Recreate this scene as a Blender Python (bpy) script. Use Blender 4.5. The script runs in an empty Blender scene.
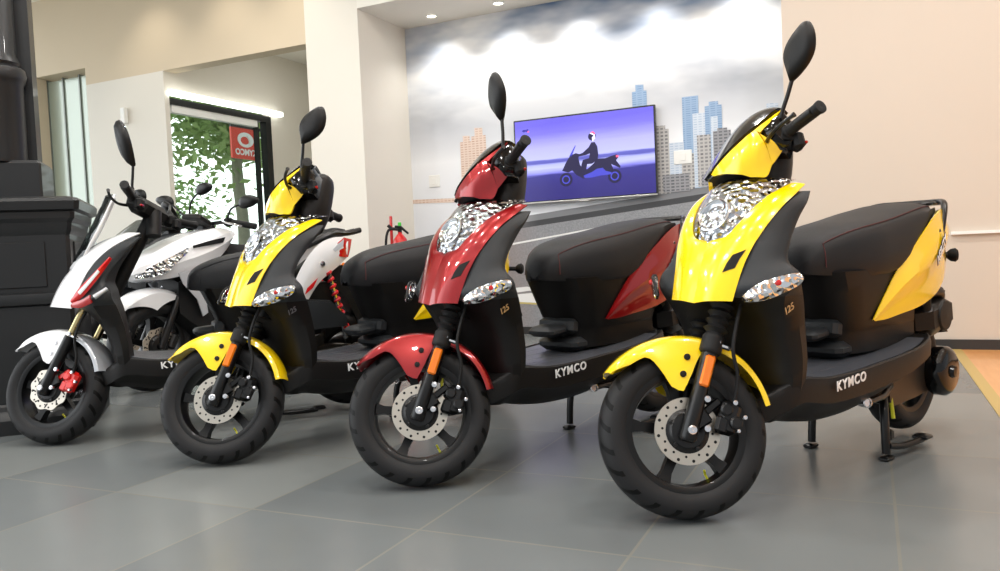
import bpy, bmesh, math, random
from math import sin, cos, pi, radians as R
from mathutils import Vector, Matrix
random.seed(7)
SC = bpy.context.scene
COL = SC.collection

# ------------------------------------------------------------------ camera, world, exposure, lights
CAM_H, F_PX, PITCH, ROLL = 0.7650, 794.75, -0.0430, -0.0446
cam_d = bpy.data.cameras.new('camera'); cam_d.sensor_width = 36.0
cam_d.lens = 36.0 * F_PX / 1000.0; cam_d.clip_start = 0.05
cam = bpy.data.objects.new('camera', cam_d); COL.objects.link(cam)
_f = Vector((0, cos(PITCH), sin(PITCH))); _r0 = Vector((1, 0, 0)); _u0 = _r0.cross(_f)
_r = _r0 * cos(ROLL) + _u0 * sin(ROLL); _u = -_r0 * sin(ROLL) + _u0 * cos(ROLL)
cam.matrix_world = Matrix(((_r.x, _u.x, -_f.x, 0), (_r.y, _u.y, -_f.y, 0), (_r.z, _u.z, -_f.z, CAM_H), (0, 0, 0, 1)))
SC.camera = cam

wd = bpy.data.worlds.new('daylight'); SC.world = wd; wd.use_nodes = True
# a bright overcast street on the window side, a dim shop interior on the others
_n = wd.node_tree; _bg = _n.nodes['Background']; _tc = _n.nodes.new('ShaderNodeTexCoord'); _vm = _n.nodes.new('ShaderNodeVectorMath'); _vm.operation = 'DOT_PRODUCT'
_vm.inputs[1].default_value = (-0.906, 0.424, 0.15); _mr = _n.nodes.new('ShaderNodeMapRange'); _mr.interpolation_type = 'SMOOTHSTEP'
_mr.inputs[1].default_value = .15; _mr.inputs[2].default_value = .75; _mr.inputs[3].default_value = .42; _mr.inputs[4].default_value = 2.3
_n.links.new(_tc.outputs['Generated'], _vm.inputs[0]); _n.links.new(_vm.outputs['Value'], _mr.inputs[0]); _n.links.new(_mr.outputs[0], _bg.inputs[1])
_bg.inputs[0].default_value = (0.93, 0.97, 1.0, 1)
SC.view_settings.view_transform = 'Standard'; SC.view_settings.look = 'None'
SC.view_settings.gamma = 1.0; SC.view_settings.use_curve_mapping = False
SC.view_settings.exposure = 0.55

ROOM = -0.4376                                    # the room's grid is turned against the camera
def room(s, t, z=0.0):
    return Vector((s * cos(ROOM) - t * sin(ROOM), s * sin(ROOM) + t * cos(ROOM), z))
CEIL = 3.7
def area_lamp(s, t, z, size, watt, col=(1, .975, .94)):
    d = bpy.data.lights.new('ceiling_or_fill_light', 'AREA'); d.shape = 'DISK'; d.size = size; d.energy = watt; d.color = col
    o = bpy.data.objects.new('ceiling_or_fill_light', d); COL.objects.link(o); o.location = room(s, t, z); return o
def spot_lamp(s, t, z, ts, tt, tz, watt, ang, col=(1, .95, .86), blend=.6, rad=.03):
    d = bpy.data.lights.new('spot_lamp_light', 'SPOT'); d.energy = watt; d.spot_size = R(ang); d.spot_blend = blend
    d.color = col; d.shadow_soft_size = rad
    o = bpy.data.objects.new('spot_lamp_light', d); COL.objects.link(o); o.location = room(s, t, z)
    v = room(ts, tt, tz) - o.location; o.rotation_euler = v.to_track_quat('-Z', 'Y').to_euler(); return o
LAMP_ST = [(s, t) for t in (-0.6, 1.0, 2.6, 4.2) for s in (-4.6, -3.0, -1.4, 0.2, 1.8)]
for s_, t_ in LAMP_ST:
    area_lamp(s_, t_, CEIL - .03, .16, 15)
area_lamp(-5.4, 7.2, 3.18, .2, 4)  # unseen fill light, added to brighten the window bay walls
NICHE_LAMPS = [(-3.57, 6.42), (-2.90, 6.42), (-2.23, 6.42), (-1.56, 6.42), (-.89, 6.42)]
for s_, t_ in NICHE_LAMPS:
    spot_lamp(s_, t_, 2.90, s_, t_ + .10, 1.2, 15, 112, (1, .98, .95), 1.)
for s_ in (-6.4, -5.4, -4.6):
    spot_lamp(s_, 5.3, CEIL - .04, s_, 5.87, 2.3, 12, 85, (1, .90, .76), 1.)
for s_ in (0.2, 0.9, 1.7):
    spot_lamp(s_, 4.9, CEIL - .04, s_, 5.87, 1.2, 5, 120, (1, .96, .91), 1.)

# ------------------------------------------------------------------ materials
def lin(c):
    return tuple(((x / 255) / 12.92 if x / 255 <= .04045 else ((x / 255 + .055) / 1.055) ** 2.4) for x in c)
def mat(name, rgb, rough=.5, metal=0., coat=0., spec=.5, emis=None, estr=0., alpha=None, trans=0., bump=None, var=None):
    m = bpy.data.materials.new(name); m.use_nodes = True; nt = m.node_tree; b = nt.nodes['Principled BSDF']
    c = lin(rgb) + (1,)
    b.inputs['Base Color'].default_value = c; b.inputs['Roughness'].default_value = rough
    b.inputs['Metallic'].default_value = metal; b.inputs['Coat Weight'].default_value = coat
    b.inputs['Coat Roughness'].default_value = .03; b.inputs['Specular IOR Level'].default_value = spec
    b.inputs['Transmission Weight'].default_value = trans
    if emis: b.inputs['Emission Color'].default_value = lin(emis) + (1,); b.inputs['Emission Strength'].default_value = estr
    if alpha is not None: b.inputs['Alpha'].default_value = alpha
    tc = nt.nodes.new('ShaderNodeTexCoord')
    if var:                                        # (scale, amount)
        n = nt.nodes.new('ShaderNodeTexNoise'); n.inputs['Scale'].default_value = var[0]; n.inputs['Detail'].default_value = 4
        nt.links.new(tc.outputs['Object'], n.inputs['Vector'])
        mx = nt.nodes.new('ShaderNodeMix'); mx.data_type = 'RGBA'
        mx.inputs[6].default_value = tuple(x * (1 - var[1]) for x in c[:3]) + (1,)
        mx.inputs[7].default_value = tuple(min(1, x * (1 + var[1])) for x in c[:3]) + (1,)
        nt.links.new(n.outputs[0], mx.inputs[0]); nt.links.new(mx.outputs[2], b.inputs['Base Color'])
    if bump:                                       # (scale, strength)
        n = nt.nodes.new('ShaderNodeTexNoise'); n.inputs['Scale'].default_value = bump[0]; n.inputs['Detail'].default_value = 2
        nt.links.new(tc.outputs['Object'], n.inputs['Vector'])
        bp = nt.nodes.new('ShaderNodeBump'); bp.inputs['Strength'].default_value = bump[1]; bp.inputs['Distance'].default_value = .002
        nt.links.new(n.outputs[0], bp.inputs['Height']); nt.links.new(bp.outputs[0], b.inputs['Normal'])
    return m
class NT:                                          # tiny node helper
    def __init__(s, m): s.nt = m.node_tree; s.b = s.nt.nodes['Principled BSDF']; s.tc = s.nt.nodes.new('ShaderNodeTexCoord')
    def n(s, t, **k):
        x = s.nt.nodes.new('ShaderNode' + t)
        for a, v in k.items(): setattr(x, a, v)
        return x
    def l(s, a, b): s.nt.links.new(a, b)
    def val(s, sock, v):
        if hasattr(v, 'is_output'): s.l(v, sock)
        else: sock.default_value = v
    def math(s, op, a, b=0., c=None):
        x = s.n('Math', operation=op); s.val(x.inputs[0], a); s.val(x.inputs[1], b)
        if c is not None: s.val(x.inputs[2], c)
        return x.outputs[0]
    def mix(s, f, a, b):
        x = s.n('Mix', data_type='RGBA'); s.val(x.inputs[0], f); s.val(x.inputs[6], a); s.val(x.inputs[7], b); return x.outputs[2]
    def xyz(s, kind='Object'):
        x = s.n('SeparateXYZ'); s.l(s.tc.outputs[kind], x.inputs[0]); return x.outputs
    def noise(s, vec, scale, detail=3., rough=.55):
        x = s.n('TexNoise'); s.l(vec, x.inputs['Vector']); x.inputs['Scale'].default_value = scale
        x.inputs['Detail'].default_value = detail; x.inputs['Roughness'].default_value = rough; return x.outputs[0]
    def ramp(s, f, stops):
        x = s.n('ValToRGB'); s.l(f, x.inputs[0]); e = x.color_ramp.elements
        while len(e) < len(stops): e.new(.5)
        for i, (p, c) in enumerate(stops): e[i].position = p; e[i].color = (lin(c) + (1,)) if len(c) == 3 else c
        return x.outputs[0]
def C4(c): return lin(c) + (1,)

M = {}
M['yellow'] = mat('yellow_paint', (255, 216, 0), .22, 0, 1., .5)
M['red'] = mat('red_metallic_paint', (150, 0, 8), .28, .4, 1., .5)
M['white'] = mat('white_paint', (240, 241, 243), .25, 0, 1.)
M['silver'] = mat('silver_paint', (196, 200, 206), .3, .35, 1.)
M['redgraphic'] = mat('red_graphic_film', (214, 22, 24), .3, 0, .6)
M['grey_plastic'] = mat('grained_dark_grey_plastic', (34, 37, 40), .5, spec=.4, bump=(900, .15))
M['black_plastic'] = mat('matte_black_plastic', (14, 12, 11), .45, spec=.32, bump=(700, .12))
M['deep_black'] = mat('dull_black', (10, 10, 11), .6, spec=.3)
M['rim_black'] = mat('rim_black', (8, 8, 9), .35, 0, .1, .3)
M['gloss_black'] = mat('gloss_black', (6, 6, 7), .12, 0, .25, .3)
M['satin_black'] = mat('satin_black_metal', (16, 16, 17), .3, .2)
M['vinyl'] = mat('seat_vinyl', (24, 25, 28), .55, spec=.35, bump=(1200, .2))
M['stitch'] = mat('red_stitching', (84, 32, 34), .7)
M['mat_floor'] = mat('grooved_floor_rubber', (74, 77, 84), .32, bump=(300, .25))
M['steel'] = mat('brushed_steel', (205, 198, 186), .32, 1., bump=(500, .1))
M['bolt'] = mat('zinc_bolt', (225, 225, 228), .2, 1.)
M['amber'] = mat('amber_reflector', (232, 120, 10), .15, 0, 1., emis=None)
M['rubber'] = mat('handle_rubber', (15, 15, 16), .6, spec=.35, bump=(600, .3))
M['gunmetal'] = mat('gunmetal_casting', (72, 66, 60), .42, .7, bump=(200, .2))
M['brass'] = mat('yellow_spring', (205, 205, 40), .4)
M['chrome'] = mat('chrome', (236, 238, 240), .05, 1.)
M['white_ink'] = mat('white_lettering', (245, 245, 245), .4)
M['gold_ink'] = mat('champagne_lettering', (196, 160, 112), .4, .3)
M['grey_ink'] = mat('dark_grey_lettering', (92, 92, 96), .4, .3)
M['red_lens'] = mat('red_lens', (190, 14, 12), .08, 0, 1.)
M['fork_gold'] = mat('fork_tube_gold', (205, 188, 140), .2, 1.)
M['red_caliper'] = mat('red_caliper', (222, 26, 20), .3, 0, 1.)
M['mirror_glass'] = mat('mirror_glass', (120, 130, 160), .03, 1.)
M['cast_iron'] = mat('black_painted_iron', (17, 18, 20), .42, 0, .1, bump=(14, .4))
def m_lens():
    m = mat('headlamp_reflector', (232, 234, 238), .06, 1.); h = NT(m)
    v = h.n('TexVoronoi'); h.l(h.tc.outputs['Object'], v.inputs['Vector']); v.inputs['Scale'].default_value = 46
    bp = h.n('Bump'); bp.inputs['Strength'].default_value = 1.; bp.inputs['Distance'].default_value = .012
    h.l(v.outputs['Distance'], bp.inputs['Height']); h.l(bp.outputs[0], h.b.inputs['Normal'])
    return m
M['lamp_chrome'] = m_lens()
def m_glass(name, rgb, k=1.):
    m = bpy.data.materials.new(name); m.use_nodes = True; nt = m.node_tree
    for n in list(nt.nodes): nt.nodes.remove(n)
    o = nt.nodes.new('ShaderNodeOutputMaterial'); mx = nt.nodes.new('ShaderNodeMixShader'); t = nt.nodes.new('ShaderNodeBsdfTransparent')
    g = nt.nodes.new('ShaderNodeBsdfGlossy'); fr = nt.nodes.new('ShaderNodeFresnel'); fr.inputs[0].default_value = 1.45
    ge = nt.nodes.new('ShaderNodeNewGeometry'); mu = nt.nodes.new('ShaderNodeMath'); mu.operation = 'MULTIPLY'; sb = nt.nodes.new('ShaderNodeMath'); sb.operation = 'SUBTRACT'; sb.inputs[0].default_value = k
    t.inputs[0].default_value = lin(rgb) + (1,); g.inputs['Roughness'].default_value = .03
    nt.links.new(ge.outputs['Backfacing'], sb.inputs[1]); nt.links.new(fr.outputs[0], mu.inputs[0]); nt.links.new(sb.outputs[0], mu.inputs[1]); mu.use_clamp = True
    nt.links.new(mu.outputs[0], mx.inputs[0]); nt.links.new(t.outputs[0], mx.inputs[1]); nt.links.new(g.outputs[0], mx.inputs[2])
    nt.links.new(mx.outputs[0], o.inputs[0]); return m
M['clear'] = m_glass('clear_polycarbonate', (246, 247, 248))
M['smoke'] = m_glass('tinted_windscreen', (176, 180, 180))
M['pane'] = m_glass('window_glass', (240, 246, 242))
def m_tyre():
    m = mat('tyre_rubber', (17, 17, 18), .5, spec=.2); h = NT(m); x = h.xyz()
    ang = h.math('ARCTAN2', x[2], x[0]); ay = h.math('ABSOLUTE', x[1])
    rr = h.math('SQRT', h.math('ADD', h.math('POWER', x[0], 2.), h.math('POWER', x[2], 2.)))
    ph = h.math('ADD', h.math('MULTIPLY', ang, 22.), h.math('MULTIPLY', ay, 85.))
    w = h.math('SINE', ph); g = h.math('SMOOTH_MAX' if False else 'GREATER_THAN', w, .66)
    tread = h.math('MULTIPLY', g, h.math('GREATER_THAN', rr, .212)); tread = h.math('MULTIPLY', tread, h.math('GREATER_THAN', ay, .012))
    bp = h.n('Bump'); bp.inputs['Strength'].default_value = 1.; bp.inputs['Distance'].default_value = .012; bp.invert = True
    h.l(tread, bp.inputs['Height']); h.l(bp.outputs[0], h.b.inputs['Normal'])
    h.l(h.mix(tread, C4((37, 37, 38)), C4((2, 2, 2))), h.b.inputs['Base Color'])
    return m
M['tyre'] = m_tyre()
def m_floor():
    m = mat('slate_floor_tiles', (92, 96, 98), .3); h = NT(m); x = h.xyz(); T = .6015
    u = h.math('DIVIDE', h.math('ADD', x[0], 1.157 + 20 * T), T); v = h.math('DIVIDE', h.math('SUBTRACT', x[1], 1.870 - 20 * T), T)
    fu, fv = h.math('FRACT', u), h.math('FRACT', v)
    cmb = h.n('CombineXYZ'); h.l(h.math('FLOOR', u), cmb.inputs[0]); h.l(h.math('FLOOR', v), cmb.inputs[1])
    wn = h.n('TexWhiteNoise', noise_dimensions='2D'); h.l(cmb.outputs[0], wn.inputs['Vector'])
    e = .004 / T
    g = h.math('MAXIMUM', h.math('MAXIMUM', h.math('LESS_THAN', fu, e), h.math('GREATER_THAN', fu, 1 - e)),
               h.math('MAXIMUM', h.math('LESS_THAN', fv, e), h.math('GREATER_THAN', fv, 1 - e)))
    tile = h.mix(wn.outputs[0], C4((92, 96, 98)), C4((118, 121, 119)))
    n1 = h.noise(h.tc.outputs['Object'], 1.7, 3., .5)
    tile = h.mix(h.math('MULTIPLY', n1, .5), tile, C4((128, 133, 133)))
    h.l(h.mix(g, tile, C4((120, 120, 114))), h.b.inputs['Base Color'])
    h.b.inputs['Roughness'].default_value = .27
    bp = h.n('Bump'); bp.inputs['Strength'].default_value = .25; bp.inputs['Distance'].default_value = .004; bp.invert = True
    h.l(g, bp.inputs['Height']); h.l(bp.outputs[0], h.b.inputs['Normal'])
    return m
M['floor'] = m_floor()
M['wall'] = mat('warm_white_wall_paint', (230, 225, 214), .75, var=(1.2, .02))
M['wall_right'] = mat('cream_wall_paint', (206, 194, 180), .7, var=(1.5, .025))
M['wall_lamplight'] = mat('beige_painted_lamplight', (214, 198, 172), .75, var=(1.2, .02))  # warm lamplit tone of the upper walls, put into the base colour
M['ceiling'] = mat('ceiling_paint', (236, 232, 222), .8, var=(1., .02))
M['baseboard'] = mat('charcoal_baseboard', (48, 46, 45), .45)
M['niche_trim'] = mat('white_trim', (238, 238, 234), .5)
M['frame_black'] = mat('black_window_frame', (26, 28, 28), .35, .3)
def m_wood():
    m = mat('orange_wood_floor', (226, 160, 92), .28, 0, .3); h = NT(m); x = h.xyz()
    mp = h.n('Mapping'); h.l(h.tc.outputs['Object'], mp.inputs[0]); mp.inputs['Scale'].default_value = (14, 1.4, 1)
    n = h.noise(mp.outputs[0], 2., 4.)
    h.l(h.mix(n, C4((206, 138, 74)), C4((238, 178, 112))), h.b.inputs['Base Color']); return m
M['wood'] = m_wood()
M['tan'] = mat('tan_threshold', (186, 160, 96), .4)
def m_mural():
    m = mat('printed_mural', (200, 205, 210), .45); h = NT(m); x = h.xyz()       # x = s, z = height
    s, z = x[0], x[2]
    cmb = h.n('CombineXYZ'); h.l(h.math('MULTIPLY', s, .8), cmb.inputs[0]); h.l(h.math('MULTIPLY', z, 2.0), cmb.inputs[1])
    cl = h.noise(cmb.outputs[0], .80, 4., .5)
    # sky: pale haze at the skyline, grey cloud bands, blue upper right
    zz = h.math('DIVIDE', h.math('SUBTRACT', z, 1.0), 1.75)
    sky = h.ramp(zz, [(0., (226, 230, 236)), (.36, (238, 240, 243)), (.50, (200, 203, 209)), (.62, (158, 163, 172)), (.78, (186, 194, 206)), (1., (104, 130, 166))])
    cloud = h.ramp(cl, [(.36, (0, 0, 0)), (.55, (255, 255, 255))])
    hi = h.n('MapRange'); h.l(z, hi.inputs[0]); hi.inputs[1].default_value = 1.75; hi.inputs[2].default_value = 2.3
    h.l(h.math('MULTIPLY', cloud, hi.outputs[0]), h.n('Math').inputs[0])
    col = h.mix(h.math('MULTIPLY', cloud, hi.outputs[0]), sky, C4((248, 249, 250)))
    # road: rising to the right
    edge = h.math('MULTIPLY_ADD', h.math('ADD', s, 2.68), .090, 1.032)
    edge = h.math('ADD', edge, 0.)
    road_n = h.noise(h.tc.outputs['Object'], 90., 2.)
    road = h.mix(road_n, C4((112, 114, 118)), C4((170, 172, 176)))
    cl2 = h.n('MapRange'); h.l(s, cl2.inputs[0]); cl2.inputs[1].default_value = -3.4; cl2.inputs[2].default_value = -2.7
    is_road = h.math('LESS_THAN', z, edge)
    roadcol = h.mix(cl2.outputs[0], C4((150, 128, 118)), road)
    col = h.mix(is_road, col, roadcol)
    para = h.math('MULTIPLY', h.math('GREATER_THAN', z, edge), h.math('LESS_THAN', z, h.math('ADD', edge, .055)))
    col = h.mix(h.math('MULTIPLY', para, cl2.outputs[0]), col, C4((128, 130, 134)))
    kerb = h.math('MULTIPLY', h.math('LESS_THAN', z, edge), h.math('GREATER_THAN', z, h.math('SUBTRACT', edge, .05)))
    col = h.mix(h.math('MULTIPLY', kerb, cl2.outputs[0]), col, C4((62, 63, 66)))
    h.l(col, h.b.inputs['Base Color']); return m
M['mural'] = m_mural()
def m_tower(name, wallc, winc, sx, sz):
    m = mat(name, wallc, .5); h = NT(m); mp = h.n('Mapping'); h.l(h.tc.outputs['Object'], mp.inputs[0]); mp.inputs['Rotation'].default_value = (R(-90), 0, 0)
    b = h.n('TexBrick'); h.l(mp.outputs[0], b.inputs['Vector']); b.offset = 0.
    b.inputs['Color1'].default_value = C4(winc); b.inputs['Color2'].default_value = C4(tuple(int(a * .5 + c * .5) for a, c in zip(wallc, winc)))
    b.inputs['Mortar'].default_value = C4(wallc); b.inputs['Scale'].default_value = 1.; b.inputs['Mortar Size'].default_value = .008
    b.inputs['Brick Width'].default_value = sx; b.inputs['Row Height'].default_value = sz; b.inputs['Mortar Smooth'].default_value = .3
    h.l(b.outputs[0], h.b.inputs['Base Color']); return m
M['tower_blue'] = m_tower('printed_blue_tower', (150, 176, 206), (84, 124, 172), .05, .018)
M['tower_pale'] = m_tower('printed_pale_tower', (206, 216, 228), (158, 180, 206), .04, .02)
M['tower_grey'] = m_tower('printed_grey_block', (186, 184, 182), (112, 112, 116), .036, .03)
M['tower_dim'] = m_tower('printed_dim_block', (150, 150, 154), (82, 86, 94), .04, .026)
M['tower_tan'] = m_tower('printed_tan_tower', (226, 206, 192), (190, 150, 128), .04, .022)
M['lane'] = mat('printed_white_lane_line', (240, 240, 238), .5)
M['lane_yellow'] = mat('printed_yellow_edge', (206, 190, 120), .5)
def m_screen():
    m = mat('lit_screen', (10, 10, 14), .2); h = NT(m); x = h.xyz(); z = x[2]; s = x[0]
    zz = h.math('ADD', h.math('DIVIDE', z, .67), h.math('MULTIPLY', s, -.02))
    cmb = h.n('CombineXYZ'); h.l(h.math('MULTIPLY', s, 1.2), cmb.inputs[0]); h.l(h.math('MULTIPLY', z, 14.), cmb.inputs[2])
    st = h.noise(cmb.outputs[0], 2.2, 3.); zz = h.math('ADD', zz, h.math('MULTIPLY', h.math('SUBTRACT', st, .5), .06))
    g = h.ramp(zz, [(0., (26, 18, 92)), (.2, (34, 26, 104)), (.33, (40, 36, 120)), (.36, (120, 118, 214)), (.42, (190, 194, 246)),
                    (.47, (176, 180, 242)), (.495, (84, 86, 170)), (.53, (90, 92, 180)), (.55, (186, 188, 246)), (.7, (176, 174, 246)), (.88, (120, 112, 224)), (1., (104, 94, 214))])
    n = h.noise(h.tc.outputs['Object'], 2.4, 2.)
    g2 = h.mix(h.math('MULTIPLY', n, .16), g, C4((88, 70, 214)))
    h.b.inputs['Base Color'].default_value = (0.01, 0.01, 0.012, 1)
    h.l(g2, h.b.inputs['Emission Color']); h.b.inputs['Emission Strength'].default_value = .95; return m
M['screen'] = m_screen()
M['scr_dark'] = mat('screen_dark_shape', (14, 10, 34), .3, emis=(22, 14, 62), estr=.75)
M['scr_blue'] = mat('screen_blue_shape', (40, 40, 120), .3, emis=(64, 66, 190), estr=.75)
M['scr_red'] = mat('screen_pink_shape', (200, 60, 90), .3, emis=(222, 90, 130), estr=.75)
M['scr_white'] = mat('screen_pale_shape', (200, 200, 250), .3, emis=(206, 204, 250), estr=.75)
M['scr_navy'] = mat('screen_navy_shape', (30, 20, 120), .3, emis=(38, 26, 130), estr=.75)
M['lampglow'] = mat('glowing_lamp', (255, 250, 235), .5, emis=(255, 246, 226), estr=7.)
M['striplight'] = mat('glowing_strip', (255, 255, 250), .5, emis=(252, 255, 248), estr=1.7)
M['leaf'] = mat('tree_leaves', (150, 180, 110), .6, var=(8, .3))
M['bark'] = mat('tree_bark', (150, 150, 134), .8, var=(9, .3))
M['street'] = mat('pale_pavement', (190, 190, 182), .8, var=(3, .1))
M['stone'] = mat('tan_stone_facade', (186, 168, 140), .8, var=(4, .15))
M['sign_red'] = mat('red_sign', (226, 66, 44), .4)
M['fire_red'] = mat('extinguisher_red', (200, 26, 22), .25, 0, .6)
M['green_tag'] = mat('green_tag', (70, 200, 60), .5)
M['plug_white'] = mat('white_plastic', (238, 238, 234), .4)
M['panel_green'] = mat('greenish_door_panel', (178, 190, 176), .25, .2, .6)
M['alu'] = mat('grey_metal_frame', (120, 124, 118), .35, .6)
M['tv_frame'] = mat('tv_bezel', (20, 18, 20), .25, 0, .5)
M['tv_edge'] = mat('tv_silver_edge', (200, 196, 190), .3, .8)
M['spring_red'] = mat('red_spring', (206, 36, 40), .35)

# ------------------------------------------------------------------ mesh helpers (vehicle frame: x to the rear, y to its left, z up)
FX = [1.0]
class MB:
    def __init__(s): s.v = []; s.f = []; s.mi = []; s.cur = 0
    def add(s, vs, fs):
        o = len(s.v); s.v += [tuple(p) for p in vs]
        for f in fs: s.f.append([i + o for i in f]); s.mi.append(s.cur)
        return s
    def loft(s, rings, closed=True, caps=True):
        n = len(rings[0]); vs = [p for r in rings for p in r]; fs = []
        for i in range(len(rings) - 1):
            for j in range(n if closed else n - 1):
                a = i * n + j; b = i * n + (j + 1) % n; fs.append([a, b, b + n, a + n])
        if caps and closed: fs.append(list(range(n))[::-1]); fs.append([(len(rings) - 1) * n + j for j in range(n)])
        return s.add(vs, fs)
    def tube(s, path, r, n=10, caps=True):
        P = [Vector(p) for p in path]; rings = []; prev = None
        for i, p in enumerate(P):
            d = (P[min(i + 1, len(P) - 1)] - P[max(i - 1, 0)]).normalized()
            if prev is None:
                up = Vector((0, 0, 1)) if abs(d.z) < .9 else Vector((1, 0, 0)); e1 = d.cross(up).normalized()
            else: e1 = (prev - d * prev.dot(d)).normalized()
            prev = e1; e2 = d.cross(e1); rr = r[i] if isinstance(r, (list, tuple)) else r
            rings.append([p + e1 * rr * cos(2 * pi * k / n) + e2 * rr * sin(2 * pi * k / n) for k in range(n)])
        return s.loft(rings, True, caps)
    def lathe(s, c, ax, prof, n=32, closed=False, ph=0.):     # prof: (radius, distance along ax)
        c = Vector(c); ax = Vector(ax).normalized(); up = Vector((0, 0, 1)) if abs(ax.z) < .9 else Vector((1, 0, 0))
        e1 = ax.cross(up).normalized(); e2 = ax.cross(e1); rings = []
        for k in range(n):
            a = 2 * pi * k / n + ph; d = e1 * cos(a) + e2 * sin(a); rings.append([c + d * r + ax * h for r, h in prof])
        m = len(prof); vs = [p for r in rings for p in r]; fs = []
        for k in range(n):
            k2 = (k + 1) % n
            for j in range(m if closed else m - 1):
                j2 = (j + 1) % m; fs.append([k * m + j, k2 * m + j, k2 * m + j2, k * m + j2])
        return s.add(vs, fs)
    def box(s, c, d, rot=None, bev=0.):
        c = Vector(c); hx, hy, hz = d[0] / 2, d[1] / 2, d[2] / 2; b = min(bev, hx, hy, hz)
        rings = []
        def rr(z, i):
            x, y = hx - i, hy - i; q = b if b else 0
            if not b: return [(-x, -y, z), (x, -y, z), (x, y, z), (-x, y, z)]
            return [(-x + q, -hy + i, z), (x - q, -hy + i, z), (hx - i, -y + q, z), (hx - i, y - q, z), (x - q, hy - i, z), (-x + q, hy - i, z), (-hx + i, y - q, z), (-hx + i, -y + q, z)]
        lv = [(-hz, 0), (hz, 0)] if not b else [(-hz, b), (-hz + b, 0), (hz - b, 0), (hz, b)]
        for z, i in lv: rings.append([Vector(p) for p in rr(z, i)])
        if rot is not None: rings = [[rot @ p for p in r] for r in rings]
        return s.loft([[p + c for p in r] for r in rings])
    def prism(s, poly, axis, a, b):               # poly in the two other axes (order x,y / x,z / y,z), extruded between a and b
        def P(p, h): return (p[0], p[1], h) if axis == 'z' else ((p[0], h, p[1]) if axis == 'y' else (h, p[0], p[1]))
        return s.loft([[P(p, a) for p in poly], [P(p, b) for p in poly]])
    def grid(s, rows, thick=0., nrm=None):        # open patch of rows of points; thick makes it a shell
        n = len(rows[0]); m = len(rows); V = [[Vector(p) for p in r] for r in rows]
        fs = [[i * n + j, i * n + j + 1, (i + 1) * n + j + 1, (i + 1) * n + j] for i in range(m - 1) for j in range(n - 1)]
        if not thick: return s.add([p for r in V for p in r], fs)
        back = []
        for i in range(m):
            for j in range(n):
                du = V[i][min(j + 1, n - 1)] - V[i][max(j - 1, 0)]; dv = V[min(i + 1, m - 1)][j] - V[max(i - 1, 0)][j]
                q = du.cross(dv)
                if q.length < 1e-9: q = Vector((0, 0, 1))
                q.normalize(); back.append(V[i][j] - q * thick)
        N = m * n; fs += [[N + a for a in f[::-1]] for f in fs]
        bd = [j for j in range(n)] + [i * n + n - 1 for i in range(1, m)] + [(m - 1) * n + j for j in range(n - 2, -1, -1)] + [i * n for i in range(m - 2, 0, -1)]
        for k in range(len(bd)): a, b = bd[k], bd[(k + 1) % len(bd)]; fs.append([b, a, N + a, N + b])
        return s.add([p for r in V for p in r] + back, fs)
    def mirror(s):
        o = len(s.v); s.v += [(x, -y, z) for x, y, z in s.v]; k = len(s.f)
        for i in range(k): s.f.append([q + o for q in s.f[i][::-1]]); s.mi.append(s.mi[i])
        return s
def cr(pts, k=4):                                 # Catmull-Rom through points (tuples of any length)
    n = len(pts); out = []
    for i in range(n - 1):
        p0, p1, p2, p3 = pts[max(i - 1, 0)], pts[i], pts[i + 1], pts[min(i + 2, n - 1)]
        for j in range(k):
            t = j / k
            out.append(tuple(.5 * (2 * b + (c - a) * t + (2 * a - 5 * b + 4 * c - d) * t * t + (3 * b - a - 3 * c + d) * t ** 3) for a, b, c, d in zip(p0, p1, p2, p3)))
    out.append(tuple(pts[-1])); return out
def crr(rings, k=4):                              # smooth a list of rings lengthwise
    cols = [cr([tuple(r[j]) for r in rings], k) for j in range(len(rings[0]))]
    return [[c[i] for c in cols] for i in range(len(cols[0]))]
def build(name, mb, mats, parent=None, origin=(0, 0, 0), angle=40, flip=True, smooth=True):
    """one mesh object; vehicle parts are mirrored into Blender's frame (x forward) here"""
    me = bpy.data.meshes.new(name); sx = -1 if flip else 1; o = Vector(origin)
    me.from_pydata([((p[0] - o.x) * sx, p[1] - o.y, p[2] - o.z) for p in mb.v], [], mb.f)
    bm = bmesh.new(); bm.from_mesh(me)
    for i, f in enumerate(bm.faces): f.material_index = mb.mi[i]; f.smooth = smooth
    bmesh.ops.remove_doubles(bm, verts=bm.verts, dist=1e-5)
    bmesh.ops.recalc_face_normals(bm, faces=bm.faces); bm.to_mesh(me); bm.free()
    if smooth: me.set_sharp_from_angle(angle=R(angle))
    for m in (mats if isinstance(mats, (list, tuple)) else [mats]): me.materials.append(m)
    ob = bpy.data.objects.new(name, me); COL.objects.link(ob)
    ob.location = (o.x * sx, o.y, o.z)
    if parent is not None: ob.parent = parent
    return ob
def text_mesh(name, body, size, m, parent, matrix, shear=0., extrude=.0008, space=1., bold=0.):
    cu = bpy.data.curves.new(name, 'FONT'); cu.body = body; cu.size = size; cu.extrude = extrude; cu.shear = shear
    cu.align_x = 'LEFT'; cu.space_character = space; cu.offset = bold; cu.resolution_u = 3
    t = bpy.data.objects.new(name + '_curve', cu); COL.objects.link(t)
    dg = bpy.context.evaluated_depsgraph_get(); me = bpy.data.meshes.new_from_object(t.evaluated_get(dg))
    bpy.data.objects.remove(t); bpy.data.curves.remove(cu)
    me.materials.clear(); me.materials.append(m); me.name = name
    ob = bpy.data.objects.new(name, me); COL.objects.link(ob); ob.parent = parent; ob.matrix_local = matrix; return ob
def frame(o, xdir, ydir):
    x = Vector(xdir).normalized(); y = Vector(ydir); y = (y - x * y.dot(x)).normalized(); z = x.cross(y)
    return Matrix(((x.x, y.x, z.x, o[0]), (x.y, y.y, z.y, o[1]), (x.z, y.z, z.z, o[2]), (0, 0, 0, 1)))
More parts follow.
